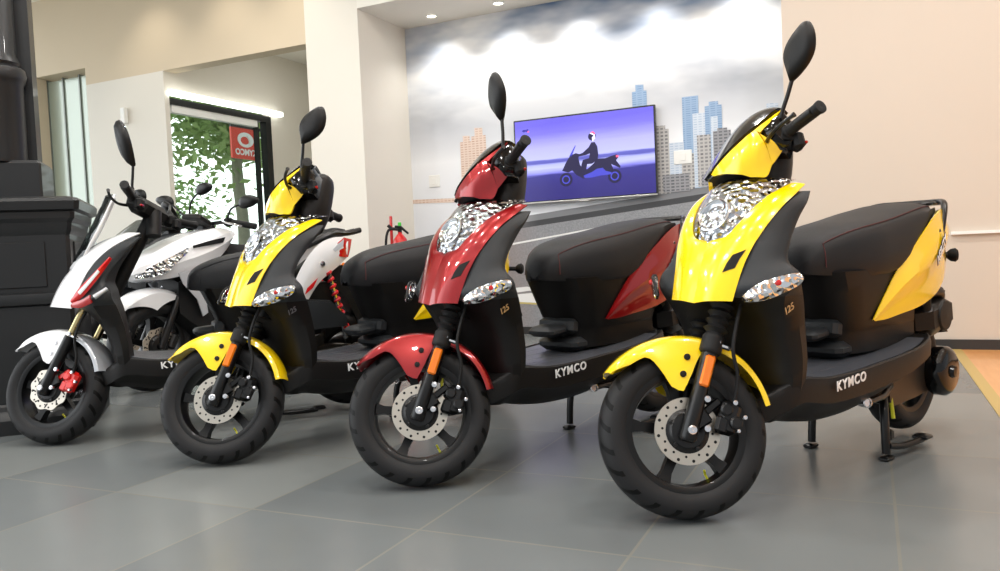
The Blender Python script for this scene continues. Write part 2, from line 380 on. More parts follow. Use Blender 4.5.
def tag(o, label=None, cat=None, group=None, kind=None):
    for k, v in (('label', label), ('category', cat), ('group', group), ('kind', kind)):
        if v: o[k] = v
    return o
def empty(name, loc, rz=0.):
    o = bpy.data.objects.new(name, None); o.empty_display_size = .1; COL.objects.link(o); o.location = loc; o.rotation_euler.z = rz; return o

# ------------------------------------------------------------------ scooters
RAKE = R(27); AXP = Vector((.06, 0, 0)); AXD = Vector((-sin(RAKE), 0, cos(RAKE)))
def steer_mat(d): return Matrix.Translation(AXP) @ Matrix.Rotation(-d, 4, AXD) @ Matrix.Translation(-AXP)
WC = (.0146, 0, .2365)                              # front wheel centre
def wheel(parent, c, name='front_wheel', disc=True, wavy=False, spokes=5):
    m = MB()
    m.lathe(c, (0, 1, 0), [(.150, -.040), (.168, -.046), (.176, -.044), (.176, -.036), (.158, -.024), (.150, 0), (.158, .024), (.176, .036), (.176, .044), (.168, .046), (.150, .040), (.142, 0)], 56, closed=True)
    m.lathe(c, (0, 1, 0), [(.001, -.045), (.034, -.045), (.042, -.03), (.046, 0), (.042, .03), (.034, .045), (.001, .045)], 28)
    for k in range(spokes):
        a = 2 * pi * k / spokes + .35; e = Vector((cos(a), 0, sin(a))); t = Vector((-sin(a), 0, cos(a)))
        rings = []
        for r, w, h in ((.03, .020, .018), (.07, .015, .016), (.12, .013, .016), (.152, .020, .022)):
            p = Vector(c) + e * r; rings.append([p + t * w + Vector((0, h, 0)), p - t * w + Vector((0, h, 0)), p - t * w - Vector((0, h, 0)), p + t * w - Vector((0, h, 0))])
        m.loft(rings)
    w = build(name, m, M['rim_black'], parent, c)
    t = MB(); t.lathe(c, (0, 1, 0), [(.160, -.038), (.172, -.049), (.190, -.0545), (.206, -.054), (.220, -.047), (.230, -.034), (.2355, -.016), (.2365, 0), (.2355, .016), (.230, .034), (.220, .047), (.206, .054), (.190, .0545), (.172, .049), (.160, .038)], 96)
    ty = build('tyre', t, M['tyre'], parent=w, origin=c, angle=60); ty.location = (0, 0, 0)
    v = MB(); a = -1.25; e = Vector((cos(a), 0, sin(a))); p0 = Vector(c) + e * .15
    v.tube([p0, p0 - e * .02, p0 - e * .032 + Vector((0, .012, 0))], .0035, 8); vs = build('valve_stem', v, M['brass'], w, c); vs.location = (0, 0, 0)
    if disc:
        d = MB(); y0, y1 = .052, .0565; n = 90 if wavy else 60
        rings = []
        for k in range(n):
            a = 2 * pi * k / n; ro = .092 + (.004 * cos(9 * a) if wavy else 0)
            e = Vector((cos(a), 0, sin(a))); rings.append([Vector(c) + e * r + Vector((0, y, 0)) for r, y in ((.058, y0), (ro, y0), (ro, y1), (.058, y1))])
        rings.append(rings[0]); d.loft(rings, True, False); d.cur = 1
        for k in range(24):
            a = 2 * pi * k / 24; rr = .070 if k % 2 else .082; q = Vector(c) + Vector((cos(a) * rr, 0, sin(a) * rr))
            d.lathe(q + Vector((0, y1 + .0003, 0)), (0, 1, 0), [(.0001, 0), (.0036 if k % 2 else .0045, 0)], 10)
        if wavy:
            for k in range(9):
                a = 2 * pi * (k + .5) / 9; q = Vector(c) + Vector((cos(a) * .074, 0, sin(a) * .074)); rot = Matrix.Rotation(-a + .5, 3, 'Y')
                d.box(q + Vector((0, y1, 0)), (.022, .0006, .006), rot)
        dd = build('brake_disc', d, [M['steel'], M['deep_black']], w, c); dd.location = (0, 0, 0)
        h = MB(); h.lathe(c, (0, 1, 0), [(.061, .050), (.061, .058), (.056, .060), (.050, .062), (.046, .068), (.020, .070), (.018, .085)], 30)
        for k in range(5):
            a = 2 * pi * k / 5; h.lathe(Vector(c) + Vector((cos(a) * .052, .059, sin(a) * .052)), (0, 1, 0), [(.006, 0), (.006, .006), (.0001, .007)], 8)
        hh = build('disc_carrier', h, M['satin_black'], w, c); hh.location = (0, 0, 0)
    return w

COVER_E = [(.085, .096, .556), (.103, .101, .60), (.125, .109, .65), (.150, .121, .695), (.165, .127, .715), (.192, .138, .748), (.243, .151, .792), (.302, .158, .826), (.362, .152, .852)]
COVER_I = [(.052, 0, .552), (.073, 0, .61), (.099, 0, .665), (.125, 0, .706), (.135, .048, .720), (.158, .074, .752), (.202, .094, .792), (.256, .110, .826), (.335, .128, .856)]
def cover_rows(k=4, n=9):
    E_, I_ = cr(COVER_E, k), cr(COVER_I, k); rows = []
    for e, i in zip(E_, I_):
        e, i = Vector(e), Vector((i[0], max(0, i[1]), i[2])); row = []; L = (e - i).length
        for j in range(n):
            u = j / (n - 1); p = i.lerp(e, u); b = sin(pi * u)
            low = max(0, 1 - max(0, (e.z - .56)) / .16)
            crown = .010 * (L / .1) * b + .004 * low * (.5 - .5 * cos(2 * pi * min(1, u / .62))) * (L / .1)
            p = p + Vector((-crown * .9, crown * .45, crown * .35)); row.append(p)
        rows.append(row)
    return rows

def make_scooter(sporty=False):
    """faces local +X; returns root, list of steered objects, list of painted objects"""
    root = empty('scooter', (0, 0, 0)); S, P = [], []
    FXK = 'white' if sporty else 'yellow'
    paint = M[FXK]
    def part(name, mb, m, parent=root, st=False, **k):
        if not (st or parent in S): mb.v = [(1.05 * x + .012, 1.05 * y, 1.077 * z) for x, y, z in mb.v]
        return build(name, mb, m, parent, **k)
    def bt(x, y, z): return (-(1.05 * -x + .012), 1.05 * y, 1.077 * z)
    # ---- wheels
    fw = wheel(root, WC, wavy=sporty); S.append(fw)
    rw = wheel(root, (1.345, 0, .252), 'rear_wheel', disc=False)
    # ---- fork: two legs, each with boot (or bright tube), reflector
    for sy in (1, -1):
        y = .083 * sy; ax = Vector((.51, 0, 1)).normalized(); b0 = Vector((WC[0] - .002, y, WC[2]))
        m = MB(); m.tube([b0 - ax * .03, b0 - ax * .022, b0 + ax * .09, b0 + ax * .245], [.018, .024, .0225, .022], 14)
        m.box(b0 + Vector((.038, -.004 * sy, .03)), (.05, .016, .055), Matrix.Rotation(-.4, 3, 'Y'), .006)
        f = part('fork_leg', m, M['satin_black'], st=True); S.append(f)
        m = MB(); m.lathe(b0 + Vector((0, .018 * sy, 0)), (0, sy, 0), [(.0125, 0), (.0125, .012), (.006, .014), (.0001, .012)], 12); part('axle_bolt', m, M['bolt'], f)
        for bx, bz in ((.045, -.003), (.062, .075)):
            m = MB(); m.lathe(b0 + Vector((bx, .008 * sy, bz)), (0, sy, 0), [(.009, 0), (.009, .012), (.0001, .013)], 10); part('fork_bolt', m, M['bolt'], f)
        if sporty:
            m = MB(); m.tube([b0 + ax * .22, b0 + ax * .42], .0165, 14); part('fork_tube', m, M['fork_gold'], f)
        else:
            pth, rad = [], []
            for i in range(37):
                h = .222 + i * .0060; pth.append(b0 + ax * h)
                rad.append(.031 if i < 9 else .0235 + .0115 * (.5 + .5 * cos(i * 2 * pi / 4)) ** 1.5)
            rad[0] = .026
            m = MB(); m.tube(pth, rad, 16); part('fork_boot', m, M['rubber'], f)
            m = MB(); q = b0 + ax * .168 + Vector((-.0, .0245 * sy, 0)); rot = Matrix.Rotation(.47, 3, 'Y')
            m.box(q, (.028, .012, .090), rot, .005); part('reflector', m, M['amber'], f)
    m = MB(); m.tube([Vector((-.06, 0, 0)) + Vector((sin(RAKE), 0, cos(RAKE))) * h for h in (.60, .80, 1.12)], [.034, .03, .03], 14)
    m.tube([(.205, -.083, .62), (.215, -.083, .645), (.235, 0, .66), (.215, .083, .645), (.205, .083, .62)], .02, 10)
    S.append(part('steering_stem', m, M['deep_black'], st=True))
    # ---- front fender with the two bolted side flaps
    keys = [(3, .022), (10, .026), (30, .026), (62, .030), (67, .034), (71, .070), (75, .112), (80, .140), (86, .160), (93, .156), (101, .140), (104, .09), (107, .05), (111, .036), (122, .030), (133.5, .006)]
    def dep(a):
        for (a0, d0), (a1, d1) in zip(keys, keys[1:]):
            if a0 <= a <= a1: return d0 + (d1 - d0) * (a - a0) / (a1 - a0)
        return .01
    def fender_rings(a0, a1, off=0.):
        rings = []; N = int((a1 - a0) / 1.5)
        for i in range(N + 1):
            a = a0 + (a1 - a0) * i / N; d = dep(a); e = Vector((cos(R(a)), 0, sin(R(a)))); rf = .264 + .004 * sin(R(a)) - .008 * max(0, (40 - a) / 30)
            w = .076 - .020 * max(0, (a - 112) / 21) ** 2 - .004 * max(0, (35 - a) / 25); ring = []
            for y, q in ((-w, -d), (-w, -.022), (-w * .94, -.010), (-w * .7, -.001), (-w * .3, .004), (0, .006), (w * .3, .004), (w * .7, -.001), (w * .94, -.010), (w, -.022), (w, -d)):
                q = min(q, q) if abs(y) < w else (q if q == -d else -min(.022, d * .7))
                ring.append(Vector(WC) + e * (rf + q) + Vector((0, y, 0)))
            rings.append(ring)
        return rings
    if sporty:
        m = MB(); m.grid(fender_rings(67, 133.5), .003); f = part('front_fender', m, paint, st=True, angle=30); S.append(f)
        m = MB(); m.grid(fender_rings(12, 61), .003); rf_ = part('rear_mudguard', m, M['silver'], f, angle=30)
    else:
        m = MB(); m.grid(fender_rings(8, 133.5), .003); f = part('front_fender', m, paint, st=True, angle=30); P.append(f); S.append(f)
    for x, z in ((.051, .436), (.030, .391)):
        for sy in (1, -1):
            m = MB(); m.lathe((x, .0775 * sy, z), (0, sy, 0), [(.009, -.004), (.009, .003), (.0001, .004)], 12); part('fender_bolt', m, M['bolt'] if sporty else M['deep_black'], f)
    # ---- caliper and hose
    m = MB(); rot = Matrix.Rotation(.5, 3, 'Y')
    m.box((.130, .068, .254), (.056, .042, .095), rot, .012); m.box((.105, .078, .238), (.036, .026, .05), rot, .008)
    for dx, dz in ((-.006, .022), (.012, -.018)): m.lathe((.130 + dx, .086, .254 + dz), (0, 1, 0), [(.0175, 0), (.0175, .010), (.013, .014), (.0001, .014)], 16)
    m.box((.092, .066, .290), (.06, .012, .022), Matrix.Rotation(-.5, 3, 'Y'), .004)
    cal = part('brake_caliper', m, M['red_caliper'] if sporty else M['satin_black'], st=True); S.append(cal)
    for x, z, r in ((.150, .290, .007), (.168, .247, .006), (.142, .214, .005)):
        m = MB(); m.lathe((x, .088, z), (0, 1, 0), [(r, 0), (r, .012), (.0001, .013)], 8); part('caliper_bolt', m, M['bolt'], cal)
    m = MB(); m.tube(cr([(.150, .085, .29), (.172, .10, .36), (.170, .115, .43), (.195, .118, .50), (.228, .11, .57), (.245, .09, .65)], 5), .0055, 8)
    h = part('brake_hose', m, M['rubber'], st=True); S.append(h)
    m = MB(); m.box((.150, .096, .448), (.05, .014, .014), Matrix.Rotation(.5, 3, 'Y'), .004); m.lathe((.135, .100, .462), (0, 1, 0), [(.009, 0), (.009, .01), (.0001, .011)], 10)
    part('hose_clip', m, M['bolt'], h)
    # ---- dark side fairing + leg shield: horizontal slices   z: F, M, R, B, front centre x, rear centre x
    SL = [(.565, (.098, .100), (.130, .150), (.168, .198), (.252, .200), .10, .275),
          (.590, (.095, .100), (.124, .163), (.178, .218), (.240, .203), .09, .27),
          (.620, (.113, .105), (.140, .160), (.188, .216), (.236, .196), .10, .265),
          (.655, (.132, .112), (.157, .154), (.192, .184), (.218, .180), .12, .255),
          (.700, (.156, .123), (.180, .152), (.212, .176), (.238, .175), .15, .27),
          (.735, (.184, .135), (.206, .156), (.238, .172), (.268, .172), .18, .29),
          (.770, (.218, .146), (.240, .160), (.268, .172), (.300, .171), .21, .315),
          (.805, (.270, .156), (.288, .165), (.312, .172), (.334, .174), .26, .34),
          (.835, (.335, .158), (.342, .163), (.352, .166), (.364, .167), .33, .365)]
    def slices(SL):
        out = []
        for z, F, Mm, Rr, B, fc, rc in SL:
            h = [(fc, 0), F, Mm, Rr, ((Rr[0] + B[0]) / 2, max(Rr[1], B[1]) + .002), B, (B[0] + .004, B[1] - .02), (rc, B[1] * .6), (rc, 0)]
            out.append([(x, y, z) for x, y in h] + [(x, -y, z) for x, y in h[-2:0:-1]])
        return out
    m = MB(); m.loft(crr(slices(SL), 4)); part('side_fairing', m, M['grey_plastic'], angle=35)
    SL2 = [(.300, (.235, .10), (.240, .135), (.25, .160), (.292, .172), .24, .31),
           (.345, (.228, .11), (.234, .14), (.245, .168), (.292, .180), .23, .31),
           (.400, (.222, .115), (.226, .145), (.236, .168), (.290, .186), .225, .305),
           (.470, (.196, .112), (.202, .145), (.216, .170), (.280, .188), .21, .295),
           (.530, (.150, .105), (.164, .145), (.185, .184), (.264, .196), .18, .285),
           (.566, (.100, .100), (.130, .150), (.168, .198), (.252, .200), .12, .275)]
    m = MB(); m.loft(crr(slices(SL2), 4)); ls = part('leg_shield', m, M['black_plastic'], angle=35)
    if not sporty:
        t = text_mesh('lettering', '125', .026, M['gold_ink'], ls, frame(bt(-.178, .1905, .516), (-.86, .22, .46), (.1, .0, 1)), .25, bold=.0004)
    # turn signals
    for sy in (1, -1):
        top = cr([(.074, .136, .566), (.098, .160, .596), (.140, .203, .616), (.180, .226, .619), (.189, .229, .612)], 5); bot = cr([(.076, .137, .562), (.112, .166, .562), (.150, .199, .578), (.183, .226, .598), (.190, .229, .606)], 5)
        def lens(o, bu):
            rows = []
            for a, b in zip(top, bot):
                A, B = Vector(a), Vector(b); row = []
                for j in range(7):
                    u = j / 6; p = A.lerp(B, u) + Vector((-.72, .66, .05)) * (o + bu * sin(pi * u)); row.append((p.x, p.y * sy, p.z))
                rows.append(row)
            return rows
        if sporty:
            continue
        m = MB(); m.grid(lens(.004, .010), .006); ts = part('turn_signal', m, M['lamp_chrome'], angle=60)
        rim = [Vector(p) + Vector((-.72 * .006, .66 * .006, 0)) for p in top] + [Vector(p) + Vector((-.72 * .006, .66 * .006, 0)) for p in bot[::-1]]; rim.append(rim[0])
        m = MB(); m.tube([(p.x, p.y * sy, p.z) for p in rim], .0045, 6); part('signal_rim', m, M['deep_black'], ts)
        m = MB(); m.grid(lens(.006, .012), .001); part('lens', m, M['clear'], ts, angle=60)
        m = MB(); m.lathe((.135, .197 * sy, .602), (-.7, .7 * sy, 0), [(.010, 0), (.010, .01), (.006, .018), (.0001, .02)], 10); part('bulb', m, M['red_lens'], ts)
    # ---- painted front cover and headlight
    rows = cover_rows(); m = MB(); m.grid(rows, .004); m.mirror()
    if not sporty:
        fc = part('front_cover', m, paint, angle=28); P.append(fc)
        for sy in (1, -1):
            def cp(r, u):
                i = int(r); g = rows[i]; g2 = rows[min(i + 1, len(rows) - 1)]; q = u * 8; j = min(int(q), 7); t = q - j
                a = g[j].lerp(g[j + 1], t); b = g2[j].lerp(g2[j + 1], t); p = a.lerp(b, r - i); nn = (g[j + 1] - g[j]).cross(g2[j] - g[j]).normalized(); nn = nn if nn.x < 0 else -nn; p = p + nn * .004; return (p.x, p.y * sy, p.z)
            m = MB(); m.grid([[cp(5.6, .58), cp(6.2, .70), cp(6.8, .83)], [cp(7.4, .62), cp(8.0, .74), cp(8.7, .86)], [cp(9.2, .68), cp(9.9, .79), cp(10.7, .90)]], .002)
            part('air_vent', m, M['deep_black'], fc)
        HL = cr([(.126, .002, .704, .002), (.137, .048, .718, .014), (.160, .073, .751, .026), (.204, .092, .791, .042), (.258, .108, .825, .062), (.325, .118, .856, .088), (.372, .110, .868, .090), (.42, .09, .872, .06)], 3)
        def hl(off, bu):
            rr = []
            for q, (x, y, z, b) in enumerate(HL):
                rr.append([(x - off - (b + bu) * (1 - abs(k / 6) ** 2.2), y * k / 6, z + .16 * b * (1 - (k / 6) ** 2)) for k in range(-6, 7)])
            return rr
        m = MB(); m.grid(hl(-.004, -.006), .003); hr = part('headlight', m, M['lamp_chrome'], angle=60)
        m = MB(); m.lathe((.160, 0, .778), (-.86, 0, .50), [(.050, .010), (.046, .012), (.040, .004), (.020, -.004), (.0001, -.006)], 28); part('reflector_bowl', m, M['chrome'], hr)
        m = MB(); m.lathe((.160, 0, .778), (-.86, 0, .50), [(.012, -.006), (.012, .006), (.0001, .010)], 12); part('bulb', m, M['white_ink'], hr)
        m = MB(); m.grid(hl(.001, .004), .002); part('lens', m, M['clear'], hr, angle=60)
    else:
        # white front with a pointed nose, dark flanks with red graphics, tall windscreen
        NR = len(rows); g = []
        for i, row in enumerate(rows):
            sh = .05 - .02 * i / NR; L = []
            for j, p in enumerate(row[::-1]): u = j / 8; L.append(Vector((p.x - sh * u * (1.6 - .6 * u), max(p.y * (1 - .15 * u), .004), p.z + .012 * u * max(0, 1 - i / 12))))
            a = L[-1]; C_ = [Vector((a.x - .012 * (1 - (k / 3) ** 2) * min(1, a.y / .05), a.y * k / 3, a.z)) for k in (2, 1, 0, -1, -2)]
            g.append(L + C_ + [Vector((p.x, -p.y, p.z)) for p in L[::-1]])
        m = MB(); m.grid(g, .005); fc = part('front_cover', m, M['white'], angle=40)
        for sy in (1, -1):
            def onf(x, y, z): return (x - .004, (y + .006) * sy, z)
            a_ = cr([(.098, .108, .595), (.125, .135, .632), (.165, .165, .672), (.215, .184, .722), (.25, .182, .755)], 5); b_ = cr([(.100, .118, .578), (.140, .160, .606), (.178, .184, .650), (.222, .186, .708), (.252, .182, .752)], 5)
            def rows3(k0, k1, off):
                g = []
                for p, q in zip(a_, b_):
                    A, B = Vector(p), Vector(q); g.append([tuple((v.x - off, (v.y + off * 1.6) * sy, v.z)) for j in range(5) for v in [A.lerp(B, k0 + (k1 - k0) * j / 4) + Vector((-.006, .010, 0)) * sin(pi * (k0 + (k1 - k0) * j / 4))]])
                return g
            m = MB(); m.grid(rows3(0, 1, .005), .004); part('red_graphic', m, M['redgraphic'], fc, angle=60)
            m = MB(); m.grid(rows3(.35, .75, .007)[5:15], .003); part('white_graphic', m, M['white'], fc, angle=60)
            a_ = [(.10, .135, .583), (.135, .180, .592), (.165, .215, .610)]; b_ = [(.092, .128, .562), (.13, .168, .560), (.172, .210, .578)]
            m = MB(); m.grid([[(x - .006, (y + .006) * sy, z) for x, y, z in cr(a_, 4)], [(x - .01, (y + .012) * sy, z) for x, y, z in cr([tuple((p + q) / 2 for p, q in zip(u, v)) for u, v in zip(a_, b_)], 4)], [(x - .006, (y + .006) * sy, z) for x, y, z in cr(b_, 4)]], .006)
            part('turn_signal', m, M['red_lens'], fc, angle=60)
            m = MB(); m.tube([(.175, .226 * sy, .600), (.225, .222 * sy, .632)], [.011, .008], 10); part('signal_tip', m, M['silver'], fc)
        ws = cr([(.135, .070, .745), (.165, .105, .80), (.210, .120, .88), (.255, .105, .97), (.275, .080, 1.015)], 4)
        m = MB(); m.grid([[(x - .035 * (1 - (k / 5) ** 2), y * k / 5, z) for k in range(-5, 6)] for x, y, z in ws], .004); part('windscreen', m, M['smoke'], fc, angle=60)
        for sy in (1, -1):
            m = MB(); m.tube([(x, y * sy, z) for x, y, z in ws], .006, 8); part('screen_edge', m, M['white'], fc)
    # ---- bars and head cover
    if not sporty:
        ED = [(.268, .030, .972), (.282, .065, .990), (.318, .108, 1.017), (.360, .130, 1.044), (.414, .135, 1.075), (.465, .131, 1.105)]
        BT = [(.271, .027, .962), (.300, .068, .945), (.340, .102, .925), (.379, .114, .914)]
        def yy(x, z):
            for a, b in zip(ED, ED[1:]):
                if x <= b[0] or b is ED[-1]:
                    t = min(1, max(0, (x - a[0]) / (b[0] - a[0]))); return a[1] + (b[1] - a[1]) * t + .010 * sin(min(pi, max(0, (a[2] + (b[2] - a[2]) * t - z) * 30))) - .13 * max(0, a[2] + (b[2] - a[2]) * t - z - .03)
        m = MB()
        for sy in (1, -1):
            def colm(A, B, n=7): return [(x, yy(x, z) * sy, z) for k in range(n) for x, z in [(A[0] + (B[0] - A[0]) * k / (n - 1), A[1] + (B[1] - A[1]) * k / (n - 1))]]
            tp = cr([(.268, .972), (.282, .990), (.318, 1.017), (.360, 1.044), (.376, 1.053)], 4); bo = cr([(.271, .962), (.300, .945), (.340, .925), (.379, .914), (.403, .950)], 4)
            m.grid([colm(a, b) for a, b in zip(tp, bo)], .012)
            m.grid([colm(a, b, 3) for a, b in (((.374, 1.052), (.386, 1.040)), ((.394, 1.064), (.400, 1.052)), ((.414, 1.075), (.418, 1.065)), ((.440, 1.091), (.443, 1.083)), ((.467, 1.107), (.465, 1.100)))], .012)
            m.grid([colm(a, b, 4) for a, b in (((.385, 1.040), (.401, .948)), ((.397, 1.026), (.412, .958)), ((.422, 1.013), (.428, .976)), ((.446, 1.002), (.445, .995)))], .012)
        hc = part('handlebar_cover', m, paint, st=True, angle=35); S.append(hc); P.append(hc)
        VC = cr([(.284, 0, .986), (.300, 0, 1.014), (.330, 0, 1.052), (.370, 0, 1.094), (.412, 0, 1.126), (.455, 0, 1.142), (.490, 0, 1.130)], 4); VE = cr(ED + [(.492, .115, 1.095)], 4)
        m = MB(); m.grid([[(c[0] + (e[0] - c[0]) * k * k - .002, e[1] * k, c[2] + (e[2] - c[2]) * abs(k) ** 2.4 + .003) for q in range(-6, 7) for k in [q / 6]] for c, e in zip(VC, VE)], .012); part('dashboard_screen', m, M['gloss_black'], hc, angle=50)
        m = MB(); m.grid([[(x, y * k / 3, z + .012) for k in range(-3, 4)] for x, y, z in cr(BT + [(.41, .10, .955)], 3)], .008); part('under_cover', m, M['deep_black'], hc)
        m = MB(); m.loft(crr([[(.445 + (z - .96) * .3 + .072 * k * cos(t), .088 * k * sin(t), z) for t in [2 * pi * i / 16 for i in range(16)]] for z, k in ((.88, .8), (.94, 1.), (1.03, 1.), (1.08, .9), (1.105, .6))], 3)); part('rear_bar_cover', m, M['black_plastic'], hc)
        m = MB(); m.lathe((.372, .099, .930), (-.2, 1, -.1), [(.006, 0), (.006, .010), (.0001, .011)], 10); part('cover_screw', m, M['deep_black'], hc)
        for sy in (1, -1):
            m = MB(); m.loft(crr([[(x, y * sy, z) for x, z in pts] for y, pts in ((.080, [(.396, 1.02), (.382, 1.056), (.43, 1.10), (.485, 1.125), (.515, 1.06), (.49, .975), (.43, .975)]), (.140, [(.402, 1.018), (.392, 1.050), (.425, 1.082), (.470, 1.105), (.50, 1.055), (.475, .985), (.435, .985)]), (.166, [(.418, 1.022), (.412, 1.045), (.435, 1.066), (.462, 1.080), (.48, 1.045), (.465, 1.0), (.44, 1.0)]))], 3))
            part('bar_recess', m, M['gloss_black'], hc, angle=50)
    m = MB(); m.tube(cr([(.485, .27, 1.037), (.466, .20, 1.032), (.455, .12, 1.03), (.455, 0, 1.03), (.455, -.12, 1.03), (.466, -.20, 1.032), (.485, -.27, 1.037)], 4), .0115, 10)
    hb = part('handlebar', m, M['satin_black'], st=True); S.append(hb)
    for sy in (1, -1):
        A = Vector((.458, .160 * sy, 1.029)); B = Vector((.503, .290 * sy, 1.040)); d = (B - A).normalized(); L = (B - A).length
        pr = [(.0001, 0), (.021, 0), (.021, .006)]
        for i in range(12): pr += [(.0165, .010 + i * .0100), (.0175, .0145 + i * .0100)]
        pr += [(.0195, L - .006), (.0195, L), (.008, L + .002), (.0001, L)]
        m = MB(); m.lathe(A, d, pr, 16); part('grip', m, M['rubber'], hb)
        m = MB(); m.box((.455, .142 * sy, 1.022), (.062, .050, .064), Matrix.Rotation(.25, 3, 'Y'), .014); m.box((.485, .150 * sy, 1.0), (.034, .05, .055), None, .01)
        sw = part('switch_housing', m, M['deep_black'], hb)
        m = MB(); m.tube(cr([(.410, .125 * sy, 1.015), (.392, .17 * sy, 1.012), (.400, .235 * sy, 1.020), (.425, .285 * sy, 1.028)], 4), [.007] * 4 + [.006] * 8 + [.008], 8); part('brake_lever', m, M['satin_black'], hb)
    m = MB(); m.box((.503, .160, .990), (.012, .020, .010), None, .003); part('indicator_button', m, M['red_lens'], hb)
    if sporty:
        m = MB(); m.box((.43, 0, 1.03), (.10, .20, .08), Matrix.Rotation(.5, 3, 'Y'), .02); m.tube([(.46, 0, .90), (.46, 0, 1.02)], .034, 12); part('instrument_cluster', m, M['black_plastic'], hb)
        m = MB(); m.box((.418, 0, 1.075), (.085, .15, .01), Matrix.Rotation(.5, 3, 'Y'), .004); part('instrument_glass', m, M['gloss_black'], hb)
    # ---- mirrors: a part of their own, turned about the stalk
    for sy in ((1, -1) if sporty else (1,)):
        o = Vector((.45, .150 * sy, 1.055))
        m = MB(); m.tube(cr([(0, 0, -.01), (0, .002 * sy, .03), (.006, .020 * sy, .085), (.010, .035 * sy, .134)], 4), [.009] * 2 + [.0062] * 11, 10)
        m.lathe((0, 0, -.012), (0, 0, 1), [(.016, 0), (.016, .016), (.010, .02), (.009, .04)], 12)
        mi = build('mirror', MB().add([(p[0] + o.x, p[1] + o.y, p[2] + o.z) for p in m.v], m.f), M['satin_black'], root, o); S.append(mi)
        out = [(0, -.012), (.020, .012), (.043, .052), (.050, .092), (.036, .132), (.010, .158), (-.012, .156), (-.036, .120), (-.050, .080), (-.046, .042), (-.020, .010)]
        out = cr(out + [out[0]], 3)[:-1]
        def ring(k, dx): cx, cz = sum(p[0] for p in out) / len(out), sum(p[1] for p in out) / len(out); return [(dx, (cx + (p[0] - cx) * k) * 1.06, cz + (p[1] - cz) * k) for p in out]
        m = MB(); m.loft([ring(.45, -.024), ring(.80, -.019), ring(.97, -.008), ring(1., .002), ring(.97, .006)])
        hd = build('mirror_head', m, M['black_plastic'], mi, (0, 0, 0), angle=50); hd.location = (-.010, .035 * sy, .132)
        m = MB(); m.loft([ring(.92, .0062), ring(.92, .0075)]); g = build('mirror_glass', m, M['mirror_glass'], mi); g.location = hd.location
    # ---- footboard and belly
    FB = [(.150, .275, .070, .275, .240, .06), (.200, .300, .120, .300, .222, .085), (.245, .330, .160, .330, .212, .095), (.29, .342, .178, .342, .212, .098), (.40, .322, .192, .330, .192, .115), (.55, .322, .202, .331, .188, .125),
          (.70, .330, .209, .339, .198, .128), (.84, .338, .213, .348, .224, .125), (.96, .348, .208, .358, .262, .115), (1.06, .362, .190, .372, .300, .10), (1.11, .375, .165, .380, .335, .09)]
    rings = []
    for x, zt, yl, zl, zb, yb in FB:
        h = [(x, 0, zt), (x, yl - .030, zt), (x, yl - .014, zt + .001), (x, yl - .006, zl), (x, yl, zl - .004), (x, yl + .003, zl - .02), (x, yl + .001, zl - .055 - .25 * max(0, .26 - zb)), (x, (yl * .45 + yb * .55), zb + .030), (x, yb, zb + .006), (x, yb * .6, zb), (x, 0, zb - .002)]
        rings.append(h + [(a, -b, c_) for a, b, c_ in h[-2:0:-1]])
    m = MB(); m.loft(crr(rings, 4)); fb = part('footboard', m, M['black_plastic'], angle=30)
    m = MB(); rws = [[(x, (yl - .02) * k / 6, zt + .0035) for k in range(-6, 7)] for x, zt, yl, zl, zb, yb in cr(FB[3:10], 3)]
    m.grid(rws, .003)
    for yy in (-.12, -.06, 0, .06, .12):
        m.tube([(x, yy * min(1, yl / .2) + .012 * sin(x * 14 + yy * 30), zt + .0045) for x, zt, yl, zl, zb, yb in cr(FB[3:7], 4)], .0028, 6)
    part('floor_mat', m, M['mat_floor'], fb)
    for sy in (1,):
        if True:
            t = text_mesh('lettering', 'KYMCO', .0415, M['white_ink'], fb, frame(bt(-.408, .2045, .2905), (-1, .05, .075), (-.05, .06, 1)), 0, bold=.0011, space=1.2)
    m = MB(); m.mirror() if False else None
    # ---- under-seat body and step
    SB = [(.350, .690, .112, 1.14), (.385, .690, .112, 1.14), (.415, .685, .114, 1.14), (.43, .680, .118, 1.16), (.48, .660, .128, 1.18), (.54, .634, .137, 1.20), (.605, .604, .142, 1.20)]
    rings = []
    for z, xf, hy, xr in SB:
        h = [(xf - .012, 0, z), (xf, hy * .55, z), (xf + .030, hy * .86, z), (xf + .085, hy, z), (xf + .25, hy + .002, z), (xf + .42, hy + .006, z), (xr, hy - .03, z), (xr, 0, z)]
        rings.append(h + [(a, -b, c_) for a, b, c_ in h[-2:0:-1]])
    m = MB(); m.loft(crr(rings, 3)); part('under_seat_body', m, M['black_plastic'], angle=35)
    m = MB(); m.box((.705, 0, .365), (.12, .19, .05), None, .018); m.box((.635, 0, .420), (.15, .125, .034), Matrix.Rotation(-.08, 3, 'Y'), .012); m.box((.668, 0, .430), (.05, .17, .055), Matrix.Rotation(.2, 3, 'Y'), .012)
    part('step_hump', m, M['grey_plastic'])
    if not sporty:
        # ---- tail: dark core, painted flanks, lamps
        rings = []
        for x, zt, zb, hy in ((.80, .59, .40, .10), (.92, .62, .41, .135), (1.05, .68, .44, .146), (1.18, .735, .47, .146), (1.28, .755, .52, .128), (1.36, .76, .60, .098), (1.40, .755, .66, .07)):
            h = [(x, 0, zt), (x, hy * .8, zt - .005), (x, hy, zt - .03), (x, hy, (zt + zb) / 2), (x, hy * .85, zb + .01), (x, 0, zb)]
            rings.append(h + [(a, -b, c_) for a, b, c_ in h[-2:0:-1]])
        m = MB(); m.loft(crr(rings, 3)); part('tail_core', m, M['deep_black'])
